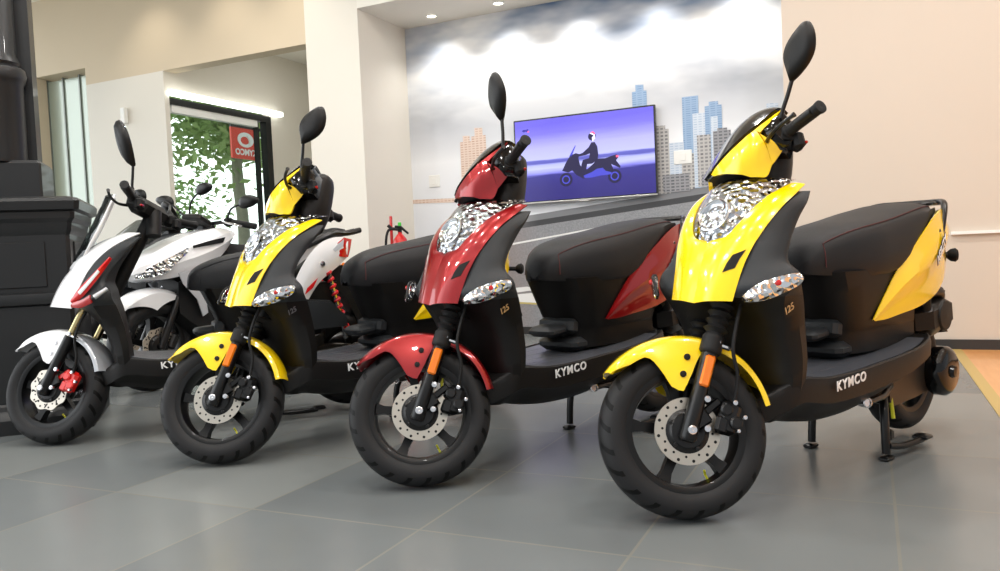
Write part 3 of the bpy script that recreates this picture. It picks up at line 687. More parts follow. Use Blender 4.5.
        for sy in (1, -1):
            top = cr([(.790, .128, .449), (.862, .140, .535), (.932, .149, .606), (1.02, .156, .665), (1.10, .160, .715), (1.18, .158, .758), (1.27, .146, .786), (1.36, .116, .790), (1.42, .066, .785)], 4)
            bot = cr([(.800, .129, .446), (.86, .136, .447), (.94, .146, .457), (1.04, .153, .468), (1.13, .156, .486), (1.22, .153, .515), (1.305, .141, .562), (1.375, .112, .625), (1.425, .065, .69)], 4)
            rws = []
            for a, b in zip(top, bot):
                A, B = Vector(a), Vector(b); row = []
                for j in range(9):
                    u = j / 8; p = A.lerp(B, u); k = min(1, (A - B).length / .18)
                    p = p + Vector((.10, 1, 0)).normalized() * k * (.010 * sin(pi * u) + .010 * max(0, 1 - abs(u - .38) / .25) - .006 * max(0, 1 - abs(u - .68) / .2)); row.append((p.x, p.y * sy, p.z))
                rws.append(row)
            m = MB(); m.grid(rws, .004); sp = part('side_panel', m, paint, angle=26); P.append(sp)
            if sy > 0 and not sporty:
                for nm, mt, dy, bo in (('lettering_outline', M['deep_black'], -.0015, .0035), ('lettering', M['white_ink'], 0, .0006)):
                    text_mesh(nm, 'AGILITY', .034, mt, sp, frame(bt(-1.150, .1855 + dy, .604), (-.72, -.045, .68), (.63, .03, .77)), .3, bold=bo)
        m = MB(); m.box((1.395, 0, .70), (.03, .13, .07), Matrix.Rotation(-.2, 3, 'Y'), .012); part('tail_light', m, M['red_lens'])
        for sy in (1, -1):
            m = MB(); m.tube([(1.38, .05 * sy, .63), (1.44, .115 * sy, .625)], .010, 8); m.lathe((1.445, .12 * sy, .625), (.5, .85 * sy, 0), [(.012, -.02), (.022, -.008), (.025, .008), (.018, .016), (.0001, .018)], 16); part('rear_indicator', m, M['deep_black'])
        m = MB(); m.prism([(1.30, .60), (1.36, .63), (1.46, .50), (1.50, .40), (1.475, .395), (1.40, .49), (1.30, .545)], 'y', -.07, .07); part('rear_mudguard', m, M['deep_black'])
    else:
        rings = []
        for x, zt, zb, hy in ((.80, .59, .40, .10), (.92, .60, .42, .125), (1.02, .66, .50, .125), (1.10, .72, .59, .11), (1.18, .76, .66, .09)):
            h = [(x, 0, zt), (x, hy * .8, zt - .005), (x, hy, zt - .03), (x, hy, (zt + zb) / 2), (x, hy * .85, zb + .01), (x, 0, zb)]
            rings.append(h + [(a, -b, c_) for a, b, c_ in h[-2:0:-1]])
        m = MB(); m.loft(crr(rings, 3)); part('tail_core', m, M['deep_black'])
        for sy in (1, -1):
            top = cr([(.942, .140, .437), (.975, .146, .56), (1.030, .148, .680), (1.112, .142, .776), (1.20, .126, .808), (1.262, .100, .798)], 4); bot = cr([(.950, .140, .431), (1.012, .144, .449), (1.040, .144, .516), (1.107, .138, .607), (1.19, .124, .668), (1.25, .100, .712)], 4)
            rws = []
            for a, b in zip(top, bot):
                A, B = Vector(a), Vector(b); rws.append([(q.x, (q.y + .014 * sin(pi * j / 7)) * sy, q.z) for j in range(8) for q in [A.lerp(B, j / 7)]])
            m = MB(); m.grid(rws, .005); sp = part('side_panel', m, paint, angle=30); P.append(sp)
            m = MB(); m.lathe((1.125, .152 * sy, .69), (0, sy, 0), [(.012, 0), (.012, .008), (.0001, .009)], 12); part('panel_bolt', m, M['bolt'], sp)
            m = MB(); m.grid([[(1.03, .162 * sy, .57), (1.10, .160 * sy, .628)], [(1.035, .161 * sy, .555), (1.075, .160 * sy, .585)]], .003); part('red_graphic', m, M['redgraphic'], sp)
            m = MB(); m.grid([[(1.172, .142 * sy, .752), (1.205, .137 * sy, .782), (1.242, .124 * sy, .806), (1.285, .095 * sy, .797)], [(1.185, .143 * sy, .735), (1.215, .138 * sy, .745), (1.245, .126 * sy, .755), (1.275, .100 * sy, .755)], [(1.20, .138 * sy, .722), (1.22, .135 * sy, .718), (1.245, .122 * sy, .714), (1.262, .100 * sy, .715)]], .010)
            tl = part('tail_light', m, M['red_lens'], angle=60)
            m = MB(); m.grid([[(1.178, .148 * sy, .752), (1.205, .143 * sy, .776), (1.238, .131 * sy, .797)], [(1.190, .148 * sy, .742), (1.212, .143 * sy, .756), (1.232, .134 * sy, .766)]], .006); part('clear_lens', m, M['silver'], tl)
            m = MB(); m.tube(cr([(1.06, .12 * sy, .775), (1.127, .115 * sy, .803), (1.20, .10 * sy, .828), (1.265, .085 * sy, .826), (1.34, .05 * sy, .840)], 3), [.018] * 7 + [.013] * 6, 8); part('grab_handle', m, M['satin_black'])
            m = MB(); m.tube([(1.155 + .006 * i / 3 * .12 + .020 * cos(i * .8) * .6 + i * .00085, .125 * sy + .022 * sin(i * .8), .655 - i * .0040) for i in range(72)], .007, 6); ss = part('shock_spring', m, M['spring_red'])
            m = MB(); m.tube([(1.155, .125 * sy, .66), (1.225, .125 * sy, .34)], .012, 8); part('damper_rod', m, M['bolt'], ss)
            m = MB(); m.tube([(1.235, .06 * sy, .622), (1.255, .145 * sy, .622)], .008, 8); m.lathe((1.257, .15 * sy, .622), (.2, sy, 0), [(.010, -.02), (.020, 0), (.014, .02), (.0001, .024)], 12); part('rear_indicator', m, M['amber'])
        m = MB(); m.prism([(1.16, .66), (1.24, .68), (1.285, .56), (1.345, .37), (1.325, .365), (1.25, .52), (1.18, .60)], 'y', -.07, .07); part('rear_mudguard', m, M['deep_black'])
        m = MB(); m.prism([(1.015, .395), (1.015, .528), (1.155, .512), (1.222, .445), (1.222, .402)], 'y', .10, .175); m.prism([(1.03, .51), (1.03, .536), (1.15, .522), (1.17, .50)], 'y', .105, .17); part('air_filter_box', m, M['grey_plastic'], angle=20)
    # ---- seat
    SE = [(.545, .630, .020, .606), (.553, .668, .046, .602), (.580, .698, .074, .598), (.625, .721, .101, .594), (.685, .741, .130, .591), (.755, .755, .151, .589), (.82, .764, .161, .589), (.88, .772, .163, .592), (.95, .782, .164, .608), (1.03, .795, .163, .648), (1.11, .807, .159, .698), (1.19, .816, .150, .742), (1.27, .818, .132, .762), (1.33, .808, .102, .770), (1.36, .792, .060, .775)]
    def sec(x, zt, hw, zb):
        H = zt - zb; h = [(0, zt), (hw * .45, zt - .004), (hw * .76, zt - .014), (hw * .90, zt - .030), (hw * .985, zt - min(.075, H * .42)), (hw, zt - min(.12, H * .7)), (hw * .975, zb + .012), (hw * .93, zb), (0, zb + .002)]
        return [(x, y, z) for y, z in h]
    if sporty: SE = [(x if x < .8 else .8 + (x - .8) * .46, z, w, b) for x, z, w, b in SE]
    rings = []
    SEs = cr(SE, 4)
    for q in SEs:
        h = sec(*q); rings.append(h + [(a, -b, c_) for a, b, c_ in h[-2:0:-1]])
    m = MB(); m.loft(rings); se = part('seat', m, M['vinyl'], angle=50)
    for sy in (1, -1):
        pts = []
        for x, zt, hw, zb in SEs[10:-6]: pts.append((x, sy * hw * .83, zt - .0195))
        st = [(SEs[10][0] - .01, sy * SEs[10][2] * .99, SEs[10][1] - .09), (SEs[10][0] - .006, sy * SEs[10][2] * .945, SEs[10][1] - .05)]
        m = MB(); m.tube(st + pts, .0016, 6); part('seat_piping', m, M['stitch'] if not sporty else M['vinyl'], se)
    if not sporty:
        # ---- grab rail
        h = [(1.195, .158, .668), (1.235, .160, .700), (1.29, .150, .762), (1.335, .136, .802), (1.38, .112, .814), (1.41, .085, .816), (1.418, .04, .816), (1.418, 0, .816)]
        m = MB(); m.tube(cr(h + [(a, -b, c_) for a, b, c_ in h[-2::-1]], 3), .0115, 10); m.box((1.375, 0, .812), (.05, .19, .012), None, .005)
        for sy in (1, -1): m.box((1.222, .164 * sy, .688), (.03, .012, .07), Matrix.Rotation(-.6, 3, 'Y'), .005)
        part('grab_rail', m, M['satin_black'])
    # ---- engine, CVT, air box, exhaust, stand
    m = MB(); m.prism([(.93, .17), (.96, .155), (1.12, .16), (1.30, .175), (1.335, .23), (1.32, .30), (1.20, .315), (1.05, .325), (.95, .30), (.92, .24)], 'y', .055, .115)
    m.box((.93, 0, .25), (.20, .18, .13), None, .02); m.tube([(.84, 0, .26), (.74, 0, .28)], .055, 14)
    m.box((.87, .10, .215), (.10, .05, .05), None, .01)
    en = part('engine', m, M['gunmetal'])
    m = MB(); m.lathe((1.272, .11, .232), (0, 1, 0), [(.078, 0), (.085, .012), (.085, .046), (.076, .058), (.062, .066), (.022, .066), (.018, .078), (.0001, .080)], 32); part('clutch_cover', m, M['gloss_black'], en)
    if not sporty:
        m = MB(); m.box((1.30, .085, .42), (.25, .11, .15), Matrix.Rotation(-.12, 3, 'Y'), .045); m.lathe((1.31, .138, .42), (0, 1, 0), [(.055, 0), (.05, .008), (.0001, .010)], 20); m.tube(cr([(1.18, .10, .47), (1.24, .115, .505), (1.33, .11, .50), (1.38, .09, .47)], 3), .022, 10); part('air_filter_box', m, M['black_plastic'])
    m = MB(); m.tube([(.98, -.14, .22), (1.10, -.16, .24), (1.14, -.165, .26), (1.50, -.175, .34), (1.54, -.176, .35)], [.018, .02, .05, .055, .03], 16); part('exhaust_muffler', m, M['satin_black'])
    if not sporty:
        m = MB(); m.tube([(1.24, .10, .36), (1.19, .12, .56)], .022, 12); part('shock_absorber', m, M['deep_black'])
    m = MB()
    for sy in (1, -1):
        m.tube(cr([(.955, .075 * sy, .205), (.90, .105 * sy, .185), (.868, .122 * sy, .13), (.862, .128 * sy, .02)], 4), .0135, 10); m.box((.858, .130 * sy, .007), (.05, .034, .014), None, .004)
    m.tube([(.90, -.10, .18), (.90, .10, .18)], .012, 8); m.box((.892, .122, .075), (.03, .03, .035), None, .006)
    cs = part('center_stand', m, M['satin_black'])
    m = MB(); m.tube(cr([(.865, .135, .045), (.93, .145, .034), (1.01, .152, .032), (1.065, .155, .034)], 4), .0105, 10); m.box((1.075, .152, .040), (.05, .05, .014), None, .004); part('foot_pedal', m, M['satin_black'], cs)
    m = MB(); m.tube([(.955, .10, .215), (.925, .125, .12)], .0065, 8); part('spring', m, M['brass'], cs)
    m = MB(); m.tube([(.92, .12, .225), (.78, .160, .218), (.66, .168, .218)], .010, 10); kl = part('kick_lever', m, M['satin_black'])
    m = MB(); m.lathe((.655, .168, .218), (-.5, .85, .1), [(.014, -.03), (.015, .006), (.012, .008), (.010, .003), (.0001, .003)], 16); part('lever_end', m, M['bolt'], kl)
    return root, S, P

def kids(o): return [c for c in bpy.data.objects if c.parent == o]
def copy_tree(o, parent=None, mp=None):
    c = o.copy(); COL.objects.link(c); c.parent = parent
    if mp is not None: mp[o.name] = c
    for ch in kids(o): copy_tree(ch, c, mp)
    return c
def pose(root, steered, X, Y, yaw, d, mirror=None):
    root.location = (X, Y, 0); root.rotation_euler = (0, 0, yaw + pi); Ms = steer_mat(d); n = 0
    for o in steered:
        if mirror and o.name.startswith('mirror'):            # the stalk is set upright by hand, then the head is turned and leaned
            pm = mirror[min(n, len(mirror) - 1)]; tilt, turn, lean = pm[:3]; n += 1; fwd = pm[4] if len(pm) > 4 else 0.
            o.matrix_basis = Matrix.Translation((Ms @ o.matrix_basis).to_translation()) @ Matrix.Rotation(tilt, 4, 'X')
            for c in kids(o):
                k = pm[3] if len(pm) > 3 else 1.
                c.matrix_basis = Matrix.Translation(c.matrix_basis.to_translation()) @ Matrix.Rotation(fwd, 4, 'Y') @ Matrix.Rotation(turn, 4, 'Z') @ Matrix.Rotation(lean, 4, 'X') @ Matrix.Scale(k, 4)
        else: o.matrix_basis = Ms @ o.matrix_basis
def repaint(objs, m):
    for o in objs: o.material_slots[0].link = 'OBJECT'; o.material_slots[0].material = m

proto, pS, pP = make_scooter(False)
reds, yels = {}, {}
s_red = copy_tree(proto, None, reds); s_yel = copy_tree(proto, None, yels)
repaint([reds[o.name] for o in pP], M['red'])
GRP = 'scooters in the front row'
tag(proto, 'yellow and black scooter at the right end of the row, nearest the camera', 'scooter', GRP)
tag(s_red, 'red and black scooter standing between the two yellow ones', 'scooter', GRP)
tag(s_yel, 'yellow and black scooter further left, behind the red one', 'scooter', GRP)
sS_red = [reds[o.name] for o in pS]; sS_yel = [yels[o.name] for o in pS]
for mp in (reds, yels):                             # the 125 badge is grey on the left yellow one
    pass
repaint([c for k, c in yels.items() if k.startswith('lettering') and c.parent.name.startswith('leg_shield')], M['grey_ink'])
pose(proto, pS, .4919, 2.1856, .6917, .6722, [(0, -.3, -.42)])
pose(s_red, sS_red, -.2841, 2.6092, .7829, .7429, [(.42, -.37, -.42)])
pose(s_yel, sS_yel, -1.0914, 3.0232, .7607, .8239, [(.22, .45, -.80)])
s_wht, wS, wP = make_scooter(True)
repaint(wP, M['white'])
tag(s_wht, 'white and black sporty scooter with red graphics and red brake caliper', 'scooter', GRP)
pose(s_wht, wS, -2.005, 3.505, .447, .658, [(.25, .12, .0, 1.30, .24), (.9, -.4, 1.0, 1.0, .5)])

def make_sport(paint, accent, mh=0.):
    root = empty('scooter', (0, 0, 0)); S, P = [], []
    def part(name, mb, m, parent=root, **k):
        if name in ('tail_panel', 'tail_light', 'grab_handle', 'shock_spring', 'rear_indicator', 'rear_mudguard', 'seat', 'panel_bolt', 'lens'):
            mb.v = [(1. + (x - 1.) * .80 if x > 1. else x, y, z) for x, y, z in mb.v]
        return build(name, mb, m, parent, **k)
    def sym(h): return h + [(a, -b, c) for a, b, c in h[-2:0:-1]]
    c = (0, 0, .2365)
    for nm, x, dsc in (('front_wheel', 0, True), ('rear_wheel', 1.32, False)):
        w = wheel(root, c, nm, dsc, True); w.scale = (1.2, 1.2, 1.2); w.location = (-x, 0, .284)
        if x == 0: S.append(w)
    for sy in (1, -1):
        m = MB(); m.tube([(.0, .085 * sy, .27), (.16, .085 * sy, .62)], [.026, .022], 12); f = part('fork_leg', m, M['satin_black']); S.append(f)
        m = MB(); m.tube([(.12, .085 * sy, .53), (.26, .085 * sy, .82)], .019, 12); part('fork_tube', m, M['bolt'], f)
    rings = []
    for i in range(22):
        a = R(52 + i * 3.9); e = Vector((cos(a), 0, sin(a))); w = .088 - .03 * max(0, (i - 15) / 7) ** 2; q = .025 + .10 * max(0, 1 - abs(i - 11) / 9)
        rings.append([Vector(c) + Vector((0, 0, .05)) + e * (.345 + dq) + Vector((0, y, 0)) for y, dq in ((-w, -q), (-w, -.02), (-w * .6, .0), (0, .008), (w * .6, 0), (w, -.02), (w, -q))])
    m = MB(); m.grid(rings, .004); f = part('front_fender', m, paint, angle=30); S.append(f)
    m = MB(); m.box((.10, .075, .30), (.05, .04, .10), Matrix.Rotation(.5, 3, 'Y'), .01); S.append(part('brake_caliper', m, M['satin_black']))
    # upper cowl
    rings = []
    for x, z0, z1, hy in ((-.13, .70, .735, .06), (-.09, .675, .80, .11), (.02, .665, .865, .165), (.14, .68, .925, .195), (.27, .71, .972, .205), (.40, .775, 1.0, .20), (.50, .86, 1.005, .18), (.55, .92, .99, .15)):
        rings.append(sym([(x, 0, z1), (x, hy * .55, z1 - .008), (x, hy * .92, z0 + (z1 - z0) * .72), (x, hy, z0 + (z1 - z0) * .45), (x, hy * .8, z0 + .02), (x, 0, z0)]))
    m = MB(); m.loft(crr(rings, 3)); cw = part('front_cowl', m, paint, angle=28)
    for sy in (1, -1):
        m = MB(); m.grid([[(-.10, .085 * sy, .735), (-.03, .155 * sy, .775), (.06, .193 * sy, .82), (.17, .207 * sy, .875)], [(-.115, .085 * sy, .715), (-.04, .158 * sy, .735), (.05, .199 * sy, .77), (.17, .212 * sy, .86)], [(-.11, .075 * sy, .695), (-.05, .148 * sy, .70), (.03, .190 * sy, .725), (.17, .212 * sy, .85)]], .006)
        part('headlight', m, M['lamp_chrome'], cw, angle=60)
        m = MB(); m.grid([[(.10, .20 * sy, .72), (.20, .21 * sy, .735), (.31, .205 * sy, .76)], [(.13, .195 * sy, .65), (.20, .205 * sy, .66), (.27, .20 * sy, .68)], [(.22, .19 * sy, .55), (.25, .195 * sy, .56), (.28, .19 * sy, .57)], [(.26, .18 * sy, .44), (.28, .18 * sy, .45), (.30, .175 * sy, .46)]], .01)
        part('side_cowl', m, M['silver'], cw, angle=40)
        m = MB(); m.grid([[(.20, .211 * sy, .885), (.33, .210 * sy, .915), (.44, .200 * sy, .935)], [(.20, .213 * sy, .868), (.32, .212 * sy, .885), (.42, .203 * sy, .90)]], .003); part('dark_stripe', m, accent, cw, angle=60)
    ws = [(-.02, .10, .90), (.06, .13, .97), (.15, .12, 1.04), (.22, .09, 1.09)]
    m = MB(); m.grid([[(x - .04 * (1 - (k / 4) ** 2), y * k / 4, z) for k in range(-4, 5)] for x, y, z in cr(ws, 3)], .004); part('windscreen', m, M['smoke'], cw, angle=60)
    # dark middle, seat, tail
    rings = [sym([(x, 0, z1), (x, hy, z1 - .04), (x, hy, z0 + .05), (x, hy * .7, z0), (x, 0, z0)]) for x, z0, z1, hy in ((.14, .42, .70, .12), (.28, .30, .78, .15), (.45, .26, .86, .16), (.60, .25, .84, .16), (.90, .30, .80, .15), (1.15, .42, .78, .12))]
    m = MB(); m.loft(crr(rings, 2)); part('under_body', m, M['deep_black'])
    m = MB(); m.prism([(.30, .25), (.95, .25), (1.05, .36), (.95, .42), (.40, .36), (.28, .32)], 'y', -.20, .20); part('floorboard', m, M['black_plastic'])
    rings = [sym([(x, 0, z1), (x, hy * .8, z1 - .012), (x, hy, z1 - .06), (x, hy * .9, z0), (x, 0, z0)]) for x, z0, z1, hy in ((.50, .80, .90, .06), (.58, .78, .905, .11), (.75, .77, .88, .15), (.95, .77, .87, .165), (1.05, .79, .90, .16), (1.20, .83, .94, .14), (1.38, .87, .95, .11), (1.46, .90, .94, .05))]
    m = MB(); m.loft(crr(rings, 3)); part('seat', m, M['vinyl'])
    for sy in (1, -1):
        top = [(1.04, .140, .70), (1.13, .150, .765), (1.26, .150, .868), (1.42, .125, .915), (1.585, .075, .895)]; bot = [(1.09, .135, .46), (1.15, .145, .53), (1.27, .145, .62), (1.42, .12, .70), (1.55, .08, .80)]
        rws = []
        for a, b in zip(cr(top, 4), cr(bot, 4)):
            A, B = Vector(a), Vector(b); rws.append([tuple((q.x, (q.y + .016 * sin(pi * j / 6)) * sy, q.z)) for j in range(7) for q in [A.lerp(B, j / 6)]])
        m = MB(); m.grid(rws, .006); tp = part('tail_panel', m, paint, angle=35)
        m = MB(); m.lathe((1.30, .155 * sy, .755), (0, sy, 0), [(.012, 0), (.012, .008), (.0001, .009)], 10); part('panel_bolt', m, M['bolt'], tp)
        m = MB(); m.grid([[(1.40, .140 * sy, .90), (1.50, .112 * sy, .905), (1.60, .07 * sy, .895)], [(1.36, .152 * sy, .84), (1.47, .124 * sy, .845), (1.585, .078 * sy, .86)], [(1.42, .142 * sy, .79), (1.48, .118 * sy, .80), (1.56, .085 * sy, .82)]], .012); tl = part('tail_light', m, M['red_lens'], angle=60)
        m = MB(); m.grid([[(1.37, .156 * sy, .86), (1.47, .128 * sy, .868)], [(1.40, .150 * sy, .815), (1.48, .122 * sy, .822)]], .006); part('lens', m, M['silver'], tl)
        m = MB(); m.tube(cr([(1.20, .13 * sy, .90), (1.36, .12 * sy, .955), (1.55, .09 * sy, .985), (1.72, .06 * sy, .975)], 4), [.016] * 6 + [.013] * 7, 8); part('grab_handle', m, M['satin_black'])
        m = MB(); pth = [(1.34 + .012 * cos(i * .9), .12 * sy + .030 * sin(i * .9) + .0, .36 + i * .0048) for i in range(56)]; m.tube(pth, .008, 6); part('shock_spring', m, M['spring_red'])
        m = MB(); m.tube([(1.52, .06 * sy, .72), (1.60, .13 * sy, .71)], .009, 8); m.lathe((1.60, .14 * sy, .71), (-.3, sy, 0), [(.010, -.02), (.024, 0), (.018, .02), (.0001, .024)], 12); part('rear_indicator', m, M['amber'])
    m = MB(); m.prism([(1.35, .72), (1.52, .78), (1.72, .50), (1.70, .47), (1.50, .66)], 'y', -.075, .075); part('rear_mudguard', m, M['deep_black'])
    m = MB(); m.box((1.22, .12, .36), (.44, .12, .15), Matrix.Rotation(-.1, 3, 'Y'), .035); m.box((1.15, .10, .27), (.42, .10, .10), None, .02); part('air_filter_box', m, M['grey_plastic'])
    # bars and mirrors
    m = MB(); m.tube(cr([(.50, .36, 1.02), (.45, .20, 1.045), (.42, 0, 1.03), (.45, -.20, 1.045), (.50, -.36, 1.02)], 5), .013, 8); hb = part('handlebar', m, M['satin_black']); S.append(hb)
    m = MB(); m.box((.36, 0, 1.05), (.13, .17, .05), Matrix.Rotation(.5, 3, 'Y'), .015); m.box((.42, 0, .99), (.10, .12, .10), None, .02); part('instrument_cluster', m, M['black_plastic'], hb)
    for sy in (1, -1):
        m = MB(); m.tube([(.455, .22 * sy, 1.045), (.505, .375 * sy, 1.018)], [.02, .021], 12); part('grip', m, M['rubber'], hb)
        m = MB(); m.box((.45, .19 * sy, 1.045), (.06, .05, .06), None, .012); part('switch_housing', m, M['deep_black'], hb)
        m = MB(); m.tube(cr([(.41, .18 * sy, 1.05), (.38, .26 * sy, 1.04), (.40, .36 * sy, 1.02)], 4), .007, 6); part('brake_lever', m, M['bolt'], hb)
        m = MB(); m.tube(cr([(.44, .19 * sy, 1.06), (.41, .26 * sy, 1.13 + mh * .6), (.43, .34 * sy, 1.16 + mh)], 4), .007, 8)
        mi = part('mirror', m, M['satin_black']); S.append(mi)
        m = MB(); rr = []
        for k, dx in ((.5, -.028), (.85, -.02), (1., -.002), (.96, .008)): rr.append([(.43 + dx, (.385 + .085 * k * cos(t) + .012 * cos(2 * t)) * sy, 1.175 + mh + .042 * k * sin(t) + .012 * cos(t)) for t in [2 * pi * i / 20 for i in range(20)]])
        m.loft(rr); part('mirror_head', m, M['black_plastic'], mi, angle=50)
        m = MB(); rr = [[(.4385 + d, (.385 + .076 * cos(t) + .012 * cos(2 * t)) * sy, 1.175 + mh + .036 * sin(t) + .012 * cos(t)) for t in [2 * pi * i / 20 for i in range(20)]] for d in (0, .001)]; m.loft(rr); part('mirror_glass', m, M['mirror_glass'], mi)
    m = MB(); m.tube([(.80, .12, .26), (.86, .26, .01)], .011, 8); m.box((.86, .265, .008), (.05, .04, .012), None, .003); part('side_stand', m, M['satin_black'])
    m = MB(); m.tube([(1.0, -.17, .25), (1.15, -.19, .28), (1.55, -.2, .40)], [.03, .06, .06], 14); part('exhaust_muffler', m, M['gunmetal'])
    return root, S, P
s_back, bS, _ = make_sport(M['white'], M['deep_black'])
tag(s_back, 'white sport scooter with twin headlights in the second row, behind the white and red one', 'scooter')
pose(s_back, bS, -2.1753, 4.8953, .9224, -.15)
s_dark, dS, _ = make_sport(M['grey_plastic'], M['redgraphic'], .12)
tag(s_dark, 'dark scooter furthest back, mostly hidden behind the white twin-headlight scooter', 'scooter')
pose(s_dark, dS, -2.60, 5.40, .9224, -.05)

# ------------------------------------------------------------------ the room (s along the mural wall, t into it, z up)
def struct(name, mb, m, **k):
    o = build(name, mb, m, flip=False, smooth=False, **k); o.rotation_euler.z = ROOM; o['kind'] = 'structure'; return o
def sbox(mb, s0, s1, t0, t1, z0, z1): return mb.box(((s0 + s1) / 2, (t0 + t1) / 2, (z0 + z1) / 2), (s1 - s0, t1 - t0, z1 - z0))
def B_(*a): return sbox(MB(), *a)
NS0, NS1, NT0, NT1, NZ = -4.0, -.52, 5.87, 6.66, 2.93
struct('floor', MB().add([(-8.3, -4, 0), (.46, -4, 0), (.46, 9.5, 0), (-8.3, 9.5, 0)], [[0, 1, 2, 3]]), M['floor'])
struct('floor_wood', B_(.515, 6, -4, 5.87, -.03, .002), M['wood'])
struct('trim_1', B_(.46, .515, -4, 5.87, -.03, .004), M['tan'])
struct('floor_pavement', B_(-26, -6.44, -4, 26, -.2, -.05), M['street'])
struct('wall_right', B_(NS1, 6, NT0, NT0 + .9, 0, CEIL), M['wall_right'])
struct('baseboard_right', B_(NS1, 6, NT0 - .015, NT0, 0, .066), M['baseboard'])
struct('trim_2', B_(.47, 6, NT0 - .03, NT0, .742, .762), M['niche_trim'])
struct('wall_back', B_(NS0, NS1, NT1, NT1 + .2, 0, CEIL), M['wall'])
struct('baseboard_back', B_(NS0, NS1, NT1 - .016, NT1 - .004, 0, .066), M['baseboard'])
struct('ceiling_niche', B_(NS0, NS1, NT0, NT1, NZ, CEIL), M['ceiling'])
struct('wall_pillar', B_(-4.57, NS0, NT0, NT1 + .2, 0, CEIL), M['wall'])
struct('wall_bulkhead', B_(-6.344, -4.57, NT0, NT0 + .16, 2.71, CEIL), M['wall_lamplight'])
struct('wall_left', B_(-7.46, -6.344, NT0, NT0 + .06, 0, 2.71), M['wall']); struct('wall_left_upper', B_(-7.46, -6.344, NT0, NT0 + .06, 2.71, CEIL), M['wall_lamplight'])  # upper box is the same wall, its lamplit tone painted in as beige
m = B_(-8.25, -7.46, NT0, NT0 + .30, 2.889, CEIL); sbox(m, -9.2, -8.25, NT0, NT0 + .30, 0, CEIL); struct('wall_far_left', m, M['wall_lamplight'])
# shop window bay: side wall with the window, end wall, soffit
WS = -6.344
m = B_(WS - .10, WS, NT0 + .06, 8.15, 2.52, CEIL); sbox(m, WS - .10, WS, 7.40, 8.15, 0, 2.52); sbox(m, WS - .10, WS, NT0 + .06, 7.40, 0, .35); struct('wall_window_side', m, M['wall'])
struct('wall_window_end', B_(WS - .1, -4.57, 8.15, 8.30, 0, CEIL), M['wall'])
struct('wall_bay_right', B_(-4.57, -4.42, NT1 + .2, 8.30, 0, CEIL), M['wall'])
struct('ceiling_bay', B_(WS, -4.57, NT0 + .16, 8.15, 3.2, 3.4), M['ceiling'])
struct('ceiling', B_(-9.3, 6.2, -1.4, NT0, CEIL, CEIL + .1), M['ceiling'])
w = empty('window_1', room(WS, 6.6, 0), ROOM); w['kind'] = 'structure'
def wpart(name, mb, m): return build(name, mb, m, w, flip=False, smooth=False)
def L_(s0, s1, t0, t1, z0, z1, mb=None): return sbox(mb or MB(), s0 - WS, s1 - WS, t0 - 6.6, t1 - 6.6, z0, z1)
m = L_(WS - .07, WS + .02, 5.93, 7.40, 2.385, 2.45); L_(WS - .07, WS + .02, 7.31, 7.40, .35, 2.385, m); L_(WS - .06, WS, 7.18, 7.21, .35, 2.385, m); L_(WS - .07, WS + .02, 5.93, 7.40, .35, .42, m)
wpart('window_frame', m, M['frame_black'])
wpart('window_blind_box', L_(WS - .06, WS + .01, 5.95, 7.18, 2.31, 2.385), M['niche_trim'])
wpart('pane', L_(WS - .045, WS - .037, 5.95, 7.31, .42, 2.31), M['pane'])
sl = build('strip_light', sbox(MB(), -.02, .05, -.60, 1.05, -.022, .03), M['striplight'], flip=False, smooth=False); sl.location = room(WS + .03, 6.5, 2.49); sl.rotation_euler.z = ROOM
tag(sl, 'long white strip light glowing above the shop window', 'strip light')
# the door panels at the far left
d = empty('door_1', room(-7.86, NT0 + .14, 0), ROOM); d['kind'] = 'structure'
for k in range(3):
    x = -.39 + k * .262
    build('door_panel', sbox(MB(), x, x + .25, 0, .03, .02, 2.86), M['panel_green'], d, flip=False, smooth=False)
    build('door_rail', sbox(MB(), x - .012, x + .006, -.015, .045, .0, 2.88), M['alu'], d, flip=False, smooth=False)
build('door_rail', sbox(MB(), .385, .42, -.05, .06, 0, 2.88), M['alu'], d, flip=False, smooth=False)
pb = build('intercom', MB().box((0, -.02, 0), (.07, .035, .15), None, .008), M['plug_white'], flip=False); pb.location = room(-7.52, NT0 + .12, 1.98); pb.rotation_euler.z = ROOM
tag(pb, 'small white wall box beside the greenish door panels', 'intercom')
pc = build('wall_box', MB().box((0, -.03, 0), (.06, .05, .16), None, .006), M['plug_white'], flip=False); pc.location = room(-6.885, NT0 - .004, 2.32); pc.rotation_euler.z = ROOM
tag(pc, 'tiny white box high on the wall between door and window', 'wall box')
# downlights in the niche ceiling
for i, (s, t) in enumerate(NICHE_LAMPS):
    r_ = empty('downlight', room(s, t, NZ), ROOM)
    tag(r_, 'round recessed downlight in the niche ceiling, %s' % ('leftmost, nearest the pillar', 'second from the pillar', 'third from the pillar', 'fourth from the pillar', 'rightmost, nearest the cream wall')[i], 'downlight', 'downlights over the mural')
    build('trim_ring', MB().lathe((0, 0, 0), (0, 0, -1), [(.040, -.004), (.055, -.004), (.055, .004), (.046, .008), (.040, .002)], 24, closed=True), M['niche_trim'], r_, flip=False)
    build('lamp', MB().lathe((0, 0, -.001), (0, 0, -1), [(.040, 0), (.0001, .002)], 20), M['lampglow'], r_, flip=False)
